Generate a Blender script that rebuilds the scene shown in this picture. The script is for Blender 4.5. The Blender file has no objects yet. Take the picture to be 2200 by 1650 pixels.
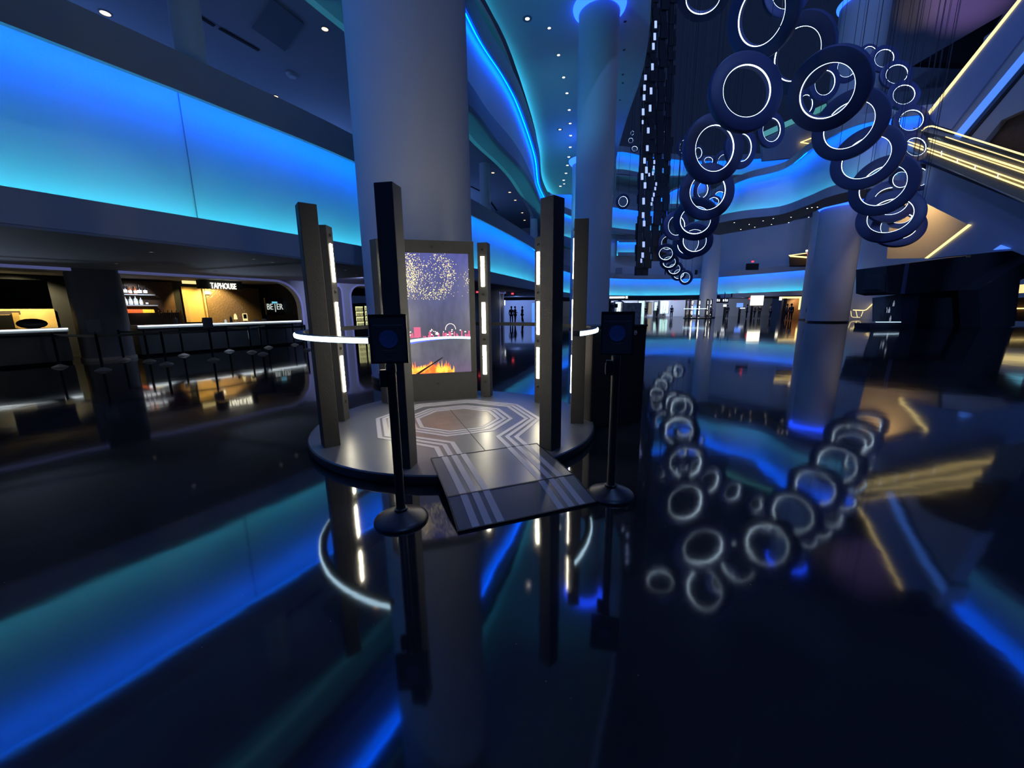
import bpy, bmesh, math, random
from mathutils import Vector, Matrix
random.seed(7)
sc = bpy.context.scene
COL = sc.collection
PI = math.pi

# ---------------------------------------------------------------- camera
IW, IH, FPX = 2200., 1650., 826.
PITCH, ROLL, CAMH = math.radians(11.1), math.radians(0.55), 1.56
cF = Vector((0, math.cos(PITCH), -math.sin(PITCH)))
_r = Vector((1, 0, 0)); _u = _r.cross(cF)
cR = _r*math.cos(ROLL) - _u*math.sin(ROLL)
cU = _u*math.cos(ROLL) + _r*math.sin(ROLL)
CAM = Vector((0, 0, CAMH))
cd = bpy.data.cameras.new('camera'); cam = bpy.data.objects.new('camera', cd); COL.objects.link(cam)
cd.sensor_width = 36; cd.lens = 36*FPX/IW; cd.clip_end = 400; cd.clip_start = .05
m = Matrix((( cR.x, cU.x, -cF.x, 0), (cR.y, cU.y, -cF.y, 0), (cR.z, cU.z, -cF.z, CAMH), (0, 0, 0, 1)))
cam.matrix_world = m
sc.camera = cam

# ---------------------------------------------------------------- world, exposure
w = bpy.data.worlds.new('world'); sc.world = w; w.use_nodes = True
w.node_tree.nodes['Background'].inputs[0].default_value = (.12, .25, .75, 1)
w.node_tree.nodes['Background'].inputs[1].default_value = .045
sc.view_settings.view_transform = 'Standard'
sc.view_settings.look = 'None'
sc.view_settings.exposure = 0.0
sc.view_settings.gamma = 1.0
sc.view_settings.use_curve_mapping = False
cy = sc.cycles
cy.use_denoising = True
cy.max_bounces = 7; cy.diffuse_bounces = 3; cy.glossy_bounces = 4; cy.transmission_bounces = 4
cy.sample_clamp_indirect = 3.0
cy.caustics_reflective = False; cy.caustics_refractive = False

# ---------------------------------------------------------------- measuring helpers
def ray(x, y): return cF + cR*((x-IW/2)/FPX) - cU*((y-IH/2)/FPX)
def atz(x, y, z): d = ray(x, y); return CAM + d*((z-CAMH)/d.z)
def aty(x, y, Y): d = ray(x, y); return CAM + d*(Y/d.y)
def atx(x, y, X): d = ray(x, y); return CAM + d*(X/d.x)
def atpl(x, y, p, n):
    d = ray(x, y); n = Vector((n[0], n[1], 0)); p = Vector((p[0], p[1], 0))
    q = p-CAM; q.z = 0
    return CAM + d*(q.dot(n)/Vector((d.x, d.y, 0)).dot(n))

# ---------------------------------------------------------------- materials
def mat(name, col, rough=.5, metal=0., emi=None, es=0., spec=.5, ior=None, noise=0., nscale=4., bump=0., bscale=20., trans=0., nosample=False):
    M = bpy.data.materials.new(name); M.use_nodes = True
    nt = M.node_tree; b = nt.nodes['Principled BSDF']
    b.inputs['Base Color'].default_value = (*col, 1)
    b.inputs['Roughness'].default_value = rough
    b.inputs['Metallic'].default_value = metal
    b.inputs['Specular IOR Level'].default_value = spec
    if ior: b.inputs['IOR'].default_value = ior
    if trans: b.inputs['Transmission Weight'].default_value = trans
    if emi:
        b.inputs['Emission Color'].default_value = (*emi, 1)
        b.inputs['Emission Strength'].default_value = es
    tc = nt.nodes.new('ShaderNodeTexCoord')
    n = nt.nodes.new('ShaderNodeTexNoise'); n.inputs['Scale'].default_value = nscale; n.inputs['Detail'].default_value = 5
    nt.links.new(tc.outputs['Object'], n.inputs['Vector'])
    k = max(noise, .04)
    r = nt.nodes.new('ShaderNodeMixRGB'); r.blend_type = 'MULTIPLY'; r.inputs[0].default_value = 1
    r.inputs[1].default_value = (*col, 1)
    mr = nt.nodes.new('ShaderNodeMapRange'); mr.inputs[3].default_value = 1-k; mr.inputs[4].default_value = 1+k
    nt.links.new(n.outputs[0], mr.inputs[0]); nt.links.new(mr.outputs[0], r.inputs[2]); nt.links.new(r.outputs[0], b.inputs['Base Color'])
    if bump:
        n2 = nt.nodes.new('ShaderNodeTexNoise'); n2.inputs['Scale'].default_value = bscale; n2.inputs['Detail'].default_value = 3
        nt.links.new(tc.outputs['Object'], n2.inputs['Vector'])
        bp = nt.nodes.new('ShaderNodeBump'); bp.inputs['Strength'].default_value = bump; bp.inputs['Distance'].default_value = .045
        nt.links.new(n2.outputs[0], bp.inputs['Height']); nt.links.new(bp.outputs[0], b.inputs['Normal'])
    if nosample: M.cycles.emission_sampling = 'NONE'
    return M

M = {}
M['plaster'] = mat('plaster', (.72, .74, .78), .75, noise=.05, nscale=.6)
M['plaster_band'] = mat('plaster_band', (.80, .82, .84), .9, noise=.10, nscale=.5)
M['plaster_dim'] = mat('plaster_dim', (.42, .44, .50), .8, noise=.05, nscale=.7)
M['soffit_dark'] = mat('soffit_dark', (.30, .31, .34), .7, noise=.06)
M['black_wall'] = mat('black_wall', (.03, .035, .045), .9, spec=.1, noise=.1)
M['black_metal'] = mat('black_metal', (.018, .02, .024), .38, .2, noise=.08, nscale=30)
M['post_paint'] = mat('post_paint', (.033, .034, .036), .55, noise=.2, nscale=14, bump=.15, bscale=90)
M['sign_black'] = mat('sign_black', (.045, .06, .075), .5)
M['rubber'] = mat('rubber', (.012, .012, .014), .6)
M['deck'] = mat('deck', (.105, .11, .12), .30, spec=.6, noise=.18, nscale=5)
M['deck_line'] = mat('deck_line', (.34, .34, .38), .42, noise=.05)
M['deck_stain'] = mat('deck_stain', (.15, .13, .125), .34, noise=.5, nscale=7)  # deck tinted with the reddish reflection of the screen flames
M['deck_edge'] = mat('deck_edge', (.02, .02, .024), .5)
M['strip_cyan'] = mat('strip_cyan', (.1, .1, .1), .5, emi=(.05, .62, .74), es=26)
M['strip_blue'] = mat('strip_blue', (.1, .1, .1), .5, emi=(.0, .09, 1.), es=20)
M['strip_cyan_far'] = mat('strip_cyan_far', (.1, .1, .1), .5, emi=(.03, .60, .72), es=14)
M['strip_blue_far'] = mat('strip_blue_far', (.1, .1, .1), .5, emi=(.0, .08, 1.), es=24)
M['strip_teal'] = mat('strip_teal', (.1, .1, .1), .5, emi=(.03, .50, .75), es=9)
M['halo_blue'] = mat('halo_blue', (.1, .1, .1), .5, emi=(.01, .06, 1.), es=6)
M['bar_warm'] = mat('bar_warm', (.8, .8, .7), .5, emi=(1., .91, .68), es=36)
M['led_white'] = mat('led_white', (.8, .8, .8), .5, emi=(.55, .82, 1.), es=4.5)
M['led_ring'] = mat('led_ring', (.8, .8, .8), .5, emi=(.62, .82, 1.), es=6., nosample=True)
M['ring_body'] = mat('ring_body', (.06, .075, .19), .45, .0, noise=.05)
M['cable'] = mat('cable', (.02, .02, .03), .6)
M['lamp_warm'] = mat('lamp_warm', (.8, .7, .6), .5, emi=(1., .60, .30), es=3., nosample=True)
M['lamp_cool'] = mat('lamp_cool', (.8, .8, .8), .5, emi=(1., .93, .85), es=5, nosample=True)
M['lamp_trim'] = mat('lamp_trim', (.25, .25, .28), .4)
M['gold_led'] = mat('gold_led', (.8, .7, .4), .5, emi=(1., .74, .27), es=1.7)
M['gold_soft'] = mat('gold_soft', (.8, .7, .4), .5, emi=(1., .78, .32), es=1.1, nosample=True)
M['lav_led'] = mat('lav_led', (.5, .5, .8), .5, emi=(.28, .32, .85), es=.20, nosample=True)
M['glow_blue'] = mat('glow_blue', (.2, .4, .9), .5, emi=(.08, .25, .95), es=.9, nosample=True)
M['red_sign'] = mat('red_sign', (.8, .1, .1), .5, emi=(1., .06, .10), es=1.6, nosample=True)
M['white_text'] = mat('white_text', (.9, .9, .85), .5, emi=(1., .95, .72), es=3.2, nosample=True)
M['cream_light'] = mat('cream_light', (.9, .9, .8), .5, emi=(1., .94, .72), es=2.2, nosample=True)
M['white_light'] = mat('white_light', (.9, .9, .9), .5, emi=(.95, 1., .98), es=1.3, nosample=True)
M['green_light'] = mat('green_light', (.7, .9, .8), .5, emi=(.55, .9, .75), es=.8, nosample=True)
M['counter_led'] = mat('counter_led', (.9, .9, .9), .5, emi=(.85, .95, 1.), es=2.6, nosample=True)
M['counter_top'] = mat('counter_top', (.6, .66, .70), .25)
M['counter_front'] = mat('counter_front', (.09, .10, .115), .35, noise=.2)
M['wood_dark'] = mat('wood_dark', (.10, .055, .03), .5, noise=.4, nscale=6)
M['gold_tile'] = mat('gold_tile', (.42, .30, .14), .35, .5, noise=.35, nscale=14, bump=.5, bscale=14)
M['tan'] = mat('tan', (.55, .42, .24), .7, noise=.06)
M['paper'] = mat('paper', (.35, .37, .42), .6)
M['steel'] = mat('steel', (.55, .56, .58), .3, .9)
M['glassy'] = mat('glassy', (.55, .62, .68), .12, 0, noise=.1)
M['bottle_clear'] = mat('bottle_clear', (.75, .80, .85), .15, emi=(.7, .8, .9), es=.25, nosample=True)
M['bottle_label'] = mat('bottle_label', (.85, .85, .82), .4, emi=(.9, .9, .85), es=.45, nosample=True)
M['skin'] = mat('skin', (.35, .22, .16), .6)
M['cloth_dark'] = mat('cloth_dark', (.015, .017, .022), .9, noise=.2)
M['cloth_grey'] = mat('cloth_grey', (.12, .13, .16), .9, noise=.2)
M['hair'] = mat('hair', (.012, .01, .01), .7)
M['navy_panel'] = mat('navy_panel', (.10, .13, .24), .5, noise=.05)
M['blue_disc'] = mat('blue_disc', (.06, .16, .42), .4, noise=.5, nscale=40)
M['faint_text'] = mat('faint_text', (.18, .20, .22), .5)
M['tile_light'] = mat('tile_light', (.8, .85, 1.), .5, emi=(.50, .62, 1.), es=.75, nosample=True)
M['mottled'] = mat('mottled', (.40, .42, .48), .35, noise=.9, nscale=22)
M['logo'] = mat('logo', (.85, .86, .88), .5)

M['steel_warm'] = mat('steel_warm', (.62, .50, .38), .3, .9)
M['garnish_red'] = mat('garnish_red', (.7, .15, .04), .4, emi=(1., .16, .03), es=.7, nosample=True)
M['garnish_yellow'] = mat('garnish_yellow', (.7, .6, .05), .4, emi=(1., .62, .05), es=.8, nosample=True)
M['beer_white'] = mat('beer_white', (.7, .75, .7), .5, emi=(.72, .80, .74), es=.8, nosample=True)
M['cyan_pic'] = mat('cyan_pic', (.2, .6, .7), .5, emi=(.18, .62, .85), es=.9, nosample=True)
M['fridge_glow'] = mat('fridge_glow', (.8, .8, .4), .5, emi=(.95, .92, .42), es=.95, nosample=True)
M['pillar_grey'] = mat('pillar_grey', (.22, .23, .28), .45, noise=.1)

M['lamp_dim'] = mat('lamp_dim', (.6, .6, .6), .5, emi=(.9, .9, .9), es=.35, nosample=True)
M['hatch'] = mat('hatch', (.20, .22, .27), .8)
M['tv_blue'] = mat('tv_blue', (.3, .5, .9), .5, emi=(.12, .28, 1.), es=1.2, nosample=True)
M['escal_side'] = mat('escal_side', (.26, .25, .20), .45, noise=.3, nscale=8)
M['glass_dark'] = mat('glass_dark', (.08, .09, .08), .15)
M['navy_wall'] = mat('navy_wall', (.30, .36, .55), .7)
M['navy_dark'] = mat('navy_dark', (.10, .12, .18), .6)
M['black_matte'] = mat('black_matte', (.05, .055, .07), .7, noise=.15)
M['white_blue'] = mat('white_blue', (.8, .9, 1.), .5, emi=(.6, .82, 1.), es=1.4, nosample=True)
M['glassy_dark'] = mat('glassy_dark', (.12, .15, .18), .3, noise=.5, nscale=6)

# polished concrete floor: glossy dark slab, slight waviness
def floor_mat():
    A = bpy.data.materials.new('polished_floor'); A.use_nodes = True
    nt = A.node_tree; b = nt.nodes['Principled BSDF']
    tc = nt.nodes.new('ShaderNodeTexCoord')
    n = nt.nodes.new('ShaderNodeTexNoise'); n.inputs['Scale'].default_value = 1.3; n.inputs['Detail'].default_value = 8
    nt.links.new(tc.outputs['Object'], n.inputs['Vector'])
    cr = nt.nodes.new('ShaderNodeValToRGB'); cr.color_ramp.elements[0].color = (.008, .009, .011, 1); cr.color_ramp.elements[1].color = (.022, .023, .026, 1)
    cr.color_ramp.elements[0].position = .35; cr.color_ramp.elements[1].position = .7
    nt.links.new(n.outputs[0], cr.inputs[0])
    # small pale aggregate specks
    v = nt.nodes.new('ShaderNodeTexVoronoi'); v.inputs['Scale'].default_value = 9
    nt.links.new(tc.outputs['Object'], v.inputs['Vector'])
    c2 = nt.nodes.new('ShaderNodeValToRGB'); c2.color_ramp.elements[0].color = (.16, .15, .13, 1); c2.color_ramp.elements[1].color = (0, 0, 0, 1)
    c2.color_ramp.elements[0].position = .0; c2.color_ramp.elements[1].position = .05
    nt.links.new(v.outputs[0], c2.inputs[0])
    ad = nt.nodes.new('ShaderNodeMixRGB'); ad.blend_type = 'ADD'; ad.inputs[0].default_value = 1
    nt.links.new(cr.outputs[0], ad.inputs[1]); nt.links.new(c2.outputs[0], ad.inputs[2])
    nt.links.new(ad.outputs[0], b.inputs['Base Color'])
    b.inputs['IOR'].default_value = 2.1
    b.inputs['Specular IOR Level'].default_value = .5
    b.inputs['Roughness'].default_value = .06
    n2 = nt.nodes.new('ShaderNodeTexNoise'); n2.inputs['Scale'].default_value = .8; n2.inputs['Detail'].default_value = 2
    n3 = nt.nodes.new('ShaderNodeTexNoise'); n3.inputs['Scale'].default_value = 5.0; n3.inputs['Detail'].default_value = 2
    nt.links.new(tc.outputs['Object'], n2.inputs['Vector']); nt.links.new(tc.outputs['Object'], n3.inputs['Vector'])
    b1 = nt.nodes.new('ShaderNodeBump'); b1.inputs['Strength'].default_value = .35; b1.inputs['Distance'].default_value = .008
    b2 = nt.nodes.new('ShaderNodeBump'); b2.inputs['Strength'].default_value = .18; b2.inputs['Distance'].default_value = .0015
    nt.links.new(n2.outputs[0], b1.inputs['Height']); nt.links.new(n3.outputs[0], b2.inputs['Height'])
    nt.links.new(b1.outputs[0], b2.inputs['Normal']); nt.links.new(b2.outputs[0], b.inputs['Normal'])
    return A
M['floor'] = floor_mat()

# ---------------------------------------------------------------- mesh builder
class MB:
    def __init__(s): s.v = []; s.f = []
    def add(s, vs, fs):
        o = len(s.v); s.v += [tuple(p) for p in vs]; s.f += [tuple(i+o for i in f) for f in fs]; return s
    def obox(s, c, ax, ay, az):
        """box centred at c with half-vectors ax, ay, az"""
        c = Vector(c); ax = Vector(ax); ay = Vector(ay); az = Vector(az)
        vs = [c+ax*i+ay*j+az*k for i in (-1, 1) for j in (-1, 1) for k in (-1, 1)]
        return s.add(vs, [(0, 1, 3, 2), (4, 6, 7, 5), (0, 4, 5, 1), (2, 3, 7, 6), (0, 2, 6, 4), (1, 5, 7, 3)])
    def box(s, x0, x1, y0, y1, z0, z1):
        return s.obox(((x0+x1)/2, (y0+y1)/2, (z0+z1)/2), ((x1-x0)/2, 0, 0), (0, (y1-y0)/2, 0), (0, 0, (z1-z0)/2))
    def rbox(s, cx, cyy, ang, wx, wy, z0, z1):
        """upright box, local x along ang"""
        c, sn = math.cos(ang), math.sin(ang)
        return s.obox((cx, cyy, (z0+z1)/2), (c*wx/2, sn*wx/2, 0), (-sn*wy/2, c*wy/2, 0), (0, 0, (z1-z0)/2))
    def prism(s, poly, d):
        """planar polygon (3d points) extruded by vector d"""
        d = Vector(d); n = len(poly); P = [Vector(p) for p in poly]
        vs = P+[p+d for p in P]
        fs = [tuple(range(n)), tuple(range(2*n-1, n-1, -1))]+[(i, i+n, (i+1) % n+n, (i+1) % n) for i in range(n)]
        return s.add(vs, fs)
    def lathe(s, prof, c=(0, 0, 0), seg=32, axis=None, closed=False):
        """prof list of (r, h); axis = (x,y,z) frame"""
        if axis is None: X, Y, Z = Vector((1, 0, 0)), Vector((0, 1, 0)), Vector((0, 0, 1))
        else: X, Y, Z = axis
        c = Vector(c); vs = []; fs = []; n = len(prof)
        for i in range(seg):
            a = 2*PI*i/seg; e = X*math.cos(a)+Y*math.sin(a)
            for r, h in prof: vs.append(c+e*r+Z*h)
        for i in range(seg):
            j = (i+1) % seg
            for k in range(n if closed else n-1):
                q = (k+1) % n
                fs.append((i*n+k, j*n+k, j*n+q, i*n+q))
        return s.add(vs, fs)
    def tube(s, pts, r, seg=8, cap=True):
        P = [Vector(p) for p in pts]; vs = []; fs = []; n = len(P)
        up0 = None
        for i, p in enumerate(P):
            t = (P[min(i+1, n-1)]-P[max(i-1, 0)]).normalized()
            a = Vector((0, 0, 1)) if abs(t.z) < .95 else Vector((1, 0, 0))
            if up0 is not None: a = up0
            x = (a-t*a.dot(t)).normalized(); y = t.cross(x); up0 = x
            for k in range(seg):
                an = 2*PI*k/seg; vs.append(p+x*r*math.cos(an)+y*r*math.sin(an))
        for i in range(n-1):
            for k in range(seg):
                fs.append((i*seg+k, i*seg+(k+1) % seg, (i+1)*seg+(k+1) % seg, (i+1)*seg+k))
        if cap: fs += [tuple(range(seg-1, -1, -1)), tuple(range((n-1)*seg, n*seg))]
        return s.add(vs, fs)
    def sweep(s, pts, prof, closed_prof=True, outs=None):
        """profile (offset, z) swept along plan polyline pts (x,y); offset to the left of travel"""
        n = len(pts); P = [Vector((p[0], p[1])) for p in pts]; vs = []; fs = []; m_ = len(prof[0]) if callable(prof) else len(prof)
        nor = normals(P)
        for i in range(n):
            for (o, z) in prof:
                zz = z[i] if isinstance(z, (list, tuple)) else z
                q = P[i]+nor[i]*o; vs.append((q.x, q.y, zz))
        mm = m_ if closed_prof else m_-1
        for i in range(n-1):
            for k in range(mm):
                q = (k+1) % m_; fs.append((i*m_+k, (i+1)*m_+k, (i+1)*m_+q, i*m_+q))
        if closed_prof: fs += [tuple(range(m_)), tuple(range(n*m_-1, (n-1)*m_-1, -1))]
        return s.add(vs, fs)
    def sphere(s, c, r, seg=16, rings=8, sz=1.):
        prof = [(max(1e-4, r*math.sin(PI*i/rings)), -r*sz*math.cos(PI*i/rings)) for i in range(rings+1)]
        return s.lathe(prof, c, seg)
    def build(s, name, mt, parent=None, smooth=False, origin=None):
        me = bpy.data.meshes.new(name)
        vs = s.v
        o = bpy.data.objects.new(name, me)
        if parent is None:
            if origin is None:
                xs = [v[0] for v in vs]; ys = [v[1] for v in vs]; zs = [v[2] for v in vs]
                origin = ((min(xs)+max(xs))/2, (min(ys)+max(ys))/2, min(zs))
            vs = [(a-origin[0], b-origin[1], c-origin[2]) for a, b, c in vs]; o.location = origin
        me.from_pydata(vs, [], s.f); me.update()
        bm = bmesh.new(); bm.from_mesh(me); bmesh.ops.recalc_face_normals(bm, faces=bm.faces[:]); bm.to_mesh(me); bm.free()
        me.materials.append(mt)
        if smooth:
            for p in me.polygons: p.use_smooth = True
            try: me.set_sharp_from_angle(angle=math.radians(40))
            except Exception: pass
        COL.objects.link(o)
        if parent is not None: o.parent = parent
        return o

def normals(P):
    n = len(P); out = []
    for i in range(n):
        t = (P[min(i+1, n-1)]-P[max(i-1, 0)])
        t = t.normalized() if t.length > 1e-9 else Vector((1, 0))
        out.append(Vector((-t.y, t.x)))
    return out
def smooth_line(pts, k=6):
    P = [Vector(p) for p in pts]; out = []
    n = len(P)
    for i in range(n-1):
        p0, p1, p2, p3 = P[max(i-1, 0)], P[i], P[i+1], P[min(i+2, n-1)]
        for j in range(k):
            t = j/k
            out.append(.5*((2*p1)+(-p0+p2)*t+(2*p0-5*p1+4*p2-p3)*t*t+(-p0+3*p1-3*p2+p3)*t**3))
    out.append(P[-1]); return [tuple(p) for p in out]
def offset_line(pts, d):
    P = [Vector((p[0], p[1])) for p in pts]; N = normals(P); return [tuple(p+n*d) for p, n in zip(P, N)]

def tag(o, label=None, cat=None, group=None, kind=None):
    if label: o['label'] = label
    if cat: o['category'] = cat
    if group: o['group'] = group
    if kind: o['kind'] = kind
    return o
def struct(o): o['kind'] = 'structure'; return o
def empty(name, loc, rz=0.):
    o = bpy.data.objects.new(name, None); COL.objects.link(o); o.location = loc; o.rotation_euler = (0, 0, rz); o.empty_display_size = .2
    return o
def copy_tree(o, parent=None):
    c = o.copy(); COL.objects.link(c)
    if parent is not None: c.parent = parent
    for ch in [x for x in KIDS.get(o, [])]: pass
    for ch in list(o.children): copy_tree(ch, c)
    return c
KIDS = {}
_fontcache = {}
def text_mb(body, size, origin, ex, ez, depth=.02, align='CENTER'):
    """lettering as mesh: origin = baseline centre, ex = reading direction, ez = up"""
    cu = bpy.data.curves.new('t', 'FONT'); cu.body = body; cu.size = size; cu.extrude = depth/2; cu.align_x = align; cu.resolution_u = 3
    ob = bpy.data.objects.new('t', cu); COL.objects.link(ob)
    dg = bpy.context.evaluated_depsgraph_get(); me = bpy.data.meshes.new_from_object(ob.evaluated_get(dg))
    ex = Vector(ex).normalized(); ez = Vector(ez).normalized(); en = ex.cross(ez)
    mb = MB(); o = Vector(origin)
    mb.add([o+ex*v.co.x+ez*v.co.y+en*v.co.z for v in me.vertices], [tuple(p.vertices) for p in me.polygons])
    bpy.data.objects.remove(ob); bpy.data.curves.remove(cu); bpy.data.meshes.remove(me)
    return mb

# ---------------------------------------------------------------- large-area lamps: added unseen fill, and the upper wall washes
def spot(name, loc, target, col, power, size=1.2, blend=.6, r=.15):
    l = bpy.data.lights.new(name, 'SPOT'); l.color = col; l.energy = power; l.spot_size = size; l.spot_blend = blend; l.shadow_soft_size = r
    o = bpy.data.objects.new(name, l); COL.objects.link(o); o.location = loc
    o.rotation_euler = (Vector(target)-Vector(loc)).to_track_quat('-Z', 'Y').to_euler(); return o
spot('house_light', (9, 12, 36), (8, 26, 0), (.20, .38, 1.), 5000, 2.0, r=1.)  # unseen blue spots added as general fill for the hall
spot('house_light', (4, -8, 26), (-8, 10, 5), (.18, .36, 1.), 3200, 1.9)
spot('house_light', (14, -4, 28), (30, 34, 6), (.22, .38, 1.), 8000, 1.5, r=1.2)
spot('house_light', (14, 12, 38), (24, 58, 10), (.18, .34, 1.), 9000, 1.5, r=1.8)
for (x_, y_, e_) in ((-17, 5, 170), (-14, 13, 170), (-9, 20, 150), (-5, 29, 150)):  # fill points added on the deck to brighten its ceiling
    l_ = bpy.data.lights.new('deck_uplight', 'POINT'); l_.energy = e_; l_.color = (.14, .32, .90); l_.shadow_soft_size = .25
    o_ = bpy.data.objects.new('deck_uplight', l_); COL.objects.link(o_); o_.location = (x_, y_, 6.9)
UPW = ((24, 66), (45, 60))
for (px_, py_, c_, e_, sz_) in ((2090, -30, (.62, .36, 1.), 5200, .55), (1985, 5, (1., .66, .45), 1500, .35)):
    q_ = atpl(px_, py_, (45, 60), (18/43.86, 40/43.86)); spot('wall_wash', (q_.x-12, q_.y-16, q_.z-8), q_, c_, e_, sz_, .9)
for (x_, y_, tx_, ty_) in ((-2.0, 9.0, 1.2, 14.5), (-.2, 13.5, 3.2, 20), (1.4, 19, 4.6, 27), (3.0, 26, 6., 35)):
    spot('soffit_uplight', (x_, y_, 7.2), (tx_, ty_, 13.3), (.06, .45, .80), 300, 1.5, .9, .1)  # unseen teal fill added below the upper soffit

# ---------------------------------------------------------------- floor
f_ = MB().box(-40, 90, -14, 90, -.3, 0).build('floor', M['floor'], smooth=False); struct(f_)

# ---------------------------------------------------------------- lit cove bands
TR = [0]
def trim(mb, m_, smooth=False):
    TR[0] += 1; return struct(mb.build('trim_%d' % TR[0], m_, smooth=smooth))
def cove(name, line, z0, z1, d=.75, fas=.57, lip=.75, lo='strip_cyan', hi='strip_blue', sw=.07, wallz=None, t=.12, fm='plaster_dim', lean=0.):
    """line = front edge in plan, wall set back d to the left; light strips in the trough below and behind the upper lip"""
    n = len(line)
    Z0 = z0 if isinstance(z0, list) else [z0]*n; Z1 = z1 if isinstance(z1, list) else [z1]*n
    F = lambda Z, k: [a+k for a in Z]
    w_ = MB().sweep(line, [(d, F(Z0, -fas)), (d+.2, F(Z0, -fas)), (d+.2, F(Z1, lip)), (d, F(Z1, lip))]).build('wall_'+name, M['plaster_band'], smooth=True); struct(w_)
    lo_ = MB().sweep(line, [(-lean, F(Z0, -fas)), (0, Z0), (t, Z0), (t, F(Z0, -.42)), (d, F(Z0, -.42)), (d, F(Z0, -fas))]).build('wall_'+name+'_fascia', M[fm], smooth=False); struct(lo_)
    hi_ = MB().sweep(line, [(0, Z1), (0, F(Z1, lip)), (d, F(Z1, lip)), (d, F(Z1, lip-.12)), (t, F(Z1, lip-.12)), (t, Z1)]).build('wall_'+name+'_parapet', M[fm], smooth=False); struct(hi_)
    # strips, tilted toward the wall
    trim(MB().sweep(line, [(t+.10, F(Z0, -.36)), (t+.10+sw, F(Z0, -.40)), (t+.10+sw, F(Z0, -.41)), (t+.09, F(Z0, -.38))]), M[lo])
    trim(MB().sweep(line, [(t+.16, F(Z1, .10)), (t+.16+sw, F(Z1, .10+sw*1.2)), (t+.15+sw, F(Z1, .12+sw*1.2)), (t+.15, F(Z1, .13))]), M[hi])
    return w_

W1 = [(-14.5, -4), (-11.6, 0.5), (-9.6, 4.0), (-8.07, 6.59), (-7.37, 7.81), (-6.34, 9.64), (-4.58, 13.14), (-1.09, 21.9), (1.94, 31.18), (3.4, 38), (5.8, 46), (10.5, 54), (18.4, 60), (28.3, 60), (36.8, 47.5), (38.4, 45.6)]
W1s = smooth_line(W1, 5)
nW = len(W1s)
def zlerp(line, a, b, y0=31., y1=58.): return [a+(b-a)*min(1, max(0, (p[1]-y0)/(y1-y0))) if p[1] > y0 else a for p in line]
w1z0 = zlerp(W1s, 3.55, 3.35); w1z1 = zlerp(W1s, 6.0, 5.75)
cove('left', W1s, w1z0, w1z1, d=.8, fas=.57, lip=.75)
# panel joint in the lit wall
a_, b_ = atz(512, 484, 3.4), atz(492, 240, 6.0)
i_ = min(range(nW), key=lambda k: (Vector(W1s[k])-Vector((a_.x, a_.y))).length)
wl_ = offset_line(W1s, .79); q_ = Vector(wl_[i_]); t_ = (Vector(wl_[i_+1])-q_).normalized()
trim(MB().prism([(q_.x, q_.y, 3.3), (q_.x+t_.x*.018, q_.y+t_.y*.018, 3.3), (q_.x+t_.x*.018, q_.y+t_.y*.018, 6.5), (q_.x, q_.y, 6.5)], (t_.y*.012, -t_.x*.012, 0)), M['soffit_dark'])

W2 = [(-10.5, -4), (-8.6, 0.5), (-7.2, 4.0), (-5.2, 7.69), (-3.75, 10.86), (-1.74, 15.37), (-.88, 18.31), (.12, 21.09), (.93, 24.23), (2.14, 30.78), (3.0, 38), (5.0, 45), (9, 51)]
W2s = smooth_line(W2, 5)
cove('left_upper', W2s, 9.8, 12.25, d=.5, lean=.38, fas=1.2, lip=.7)

# soffit over the ground floor (between fascia and arcade), level-2 deck and ceiling
ARC = [(-20.6, 1.0), (-17.2, 6.5), (-14.2, 11.5), (-10.2, 18.3), (-7.9, 20.8), (-5.4, 24.2), (-2.6, 28.6), (-.5, 32.5)]
def poly_slab(name, pts, z0, z1, m_):
    o = MB().prism([(x, y, z0) for x, y in pts], (0, 0, z1-z0)).build(name, m_); return struct(o)
w1_near = [p for p in W1s if p[1] < 34]
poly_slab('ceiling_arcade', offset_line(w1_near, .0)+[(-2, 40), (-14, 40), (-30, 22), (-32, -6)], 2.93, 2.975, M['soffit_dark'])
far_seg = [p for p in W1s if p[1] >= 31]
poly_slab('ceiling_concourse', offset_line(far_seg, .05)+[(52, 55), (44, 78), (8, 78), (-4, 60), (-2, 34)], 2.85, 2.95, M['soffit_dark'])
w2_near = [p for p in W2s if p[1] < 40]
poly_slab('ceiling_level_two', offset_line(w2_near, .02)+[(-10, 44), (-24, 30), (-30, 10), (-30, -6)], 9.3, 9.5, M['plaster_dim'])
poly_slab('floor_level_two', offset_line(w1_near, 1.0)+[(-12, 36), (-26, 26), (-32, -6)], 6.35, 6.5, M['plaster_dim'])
struct(MB().sweep(offset_line(w1_near, 9.5), [(0, 6.4), (.2, 6.4), (.2, 9.4), (0, 9.4)]).build('wall_level_two_back', M['plaster_dim']))
# level-2 front rail under the upper fascia
trim(MB().sweep(offset_line(w2_near, -.38), [(0, 8.42), (.08, 8.42), (.08, 8.62), (0, 8.62)]), M['soffit_dark'])

# teal soffit above, lit from the cove on the upper parapet
sL = [(-7.0, 2), (-5.2, 6), (-3.3, 10.8), (-2.1, 14), (-.9, 17.48), (.15, 20.85), (1.73, 28.64), (2.5, 35), (3.06, 40.69), (4.6, 43.6)]
sR = [(11.0, 43.8), (9.6, 38.5), (8.38, 33.69), (7.33, 27.44), (6.6, 22.04), (5.4, 17.5), (3.2, 12), (.3, 6), (-2.6, 2)]
SL = smooth_line(sL, 4); SR = smooth_line(sR, 4)
poly_slab('ceiling_soffit', SL+SR, 13.3, 13.9, M['plaster'])
struct(MB().sweep(SR, [(0.0, 13.25), (.14, 13.25), (.14, 14.9), (0, 14.9)]).build('wall_soffit_edge', M['plaster']))
poly_slab('ceiling_level_three', offset_line(w2_near, .8)+[(-10, 44), (-24, 30), (-30, 10), (-30, -6)], 14.6, 14.8, M['soffit_dark'])
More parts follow.
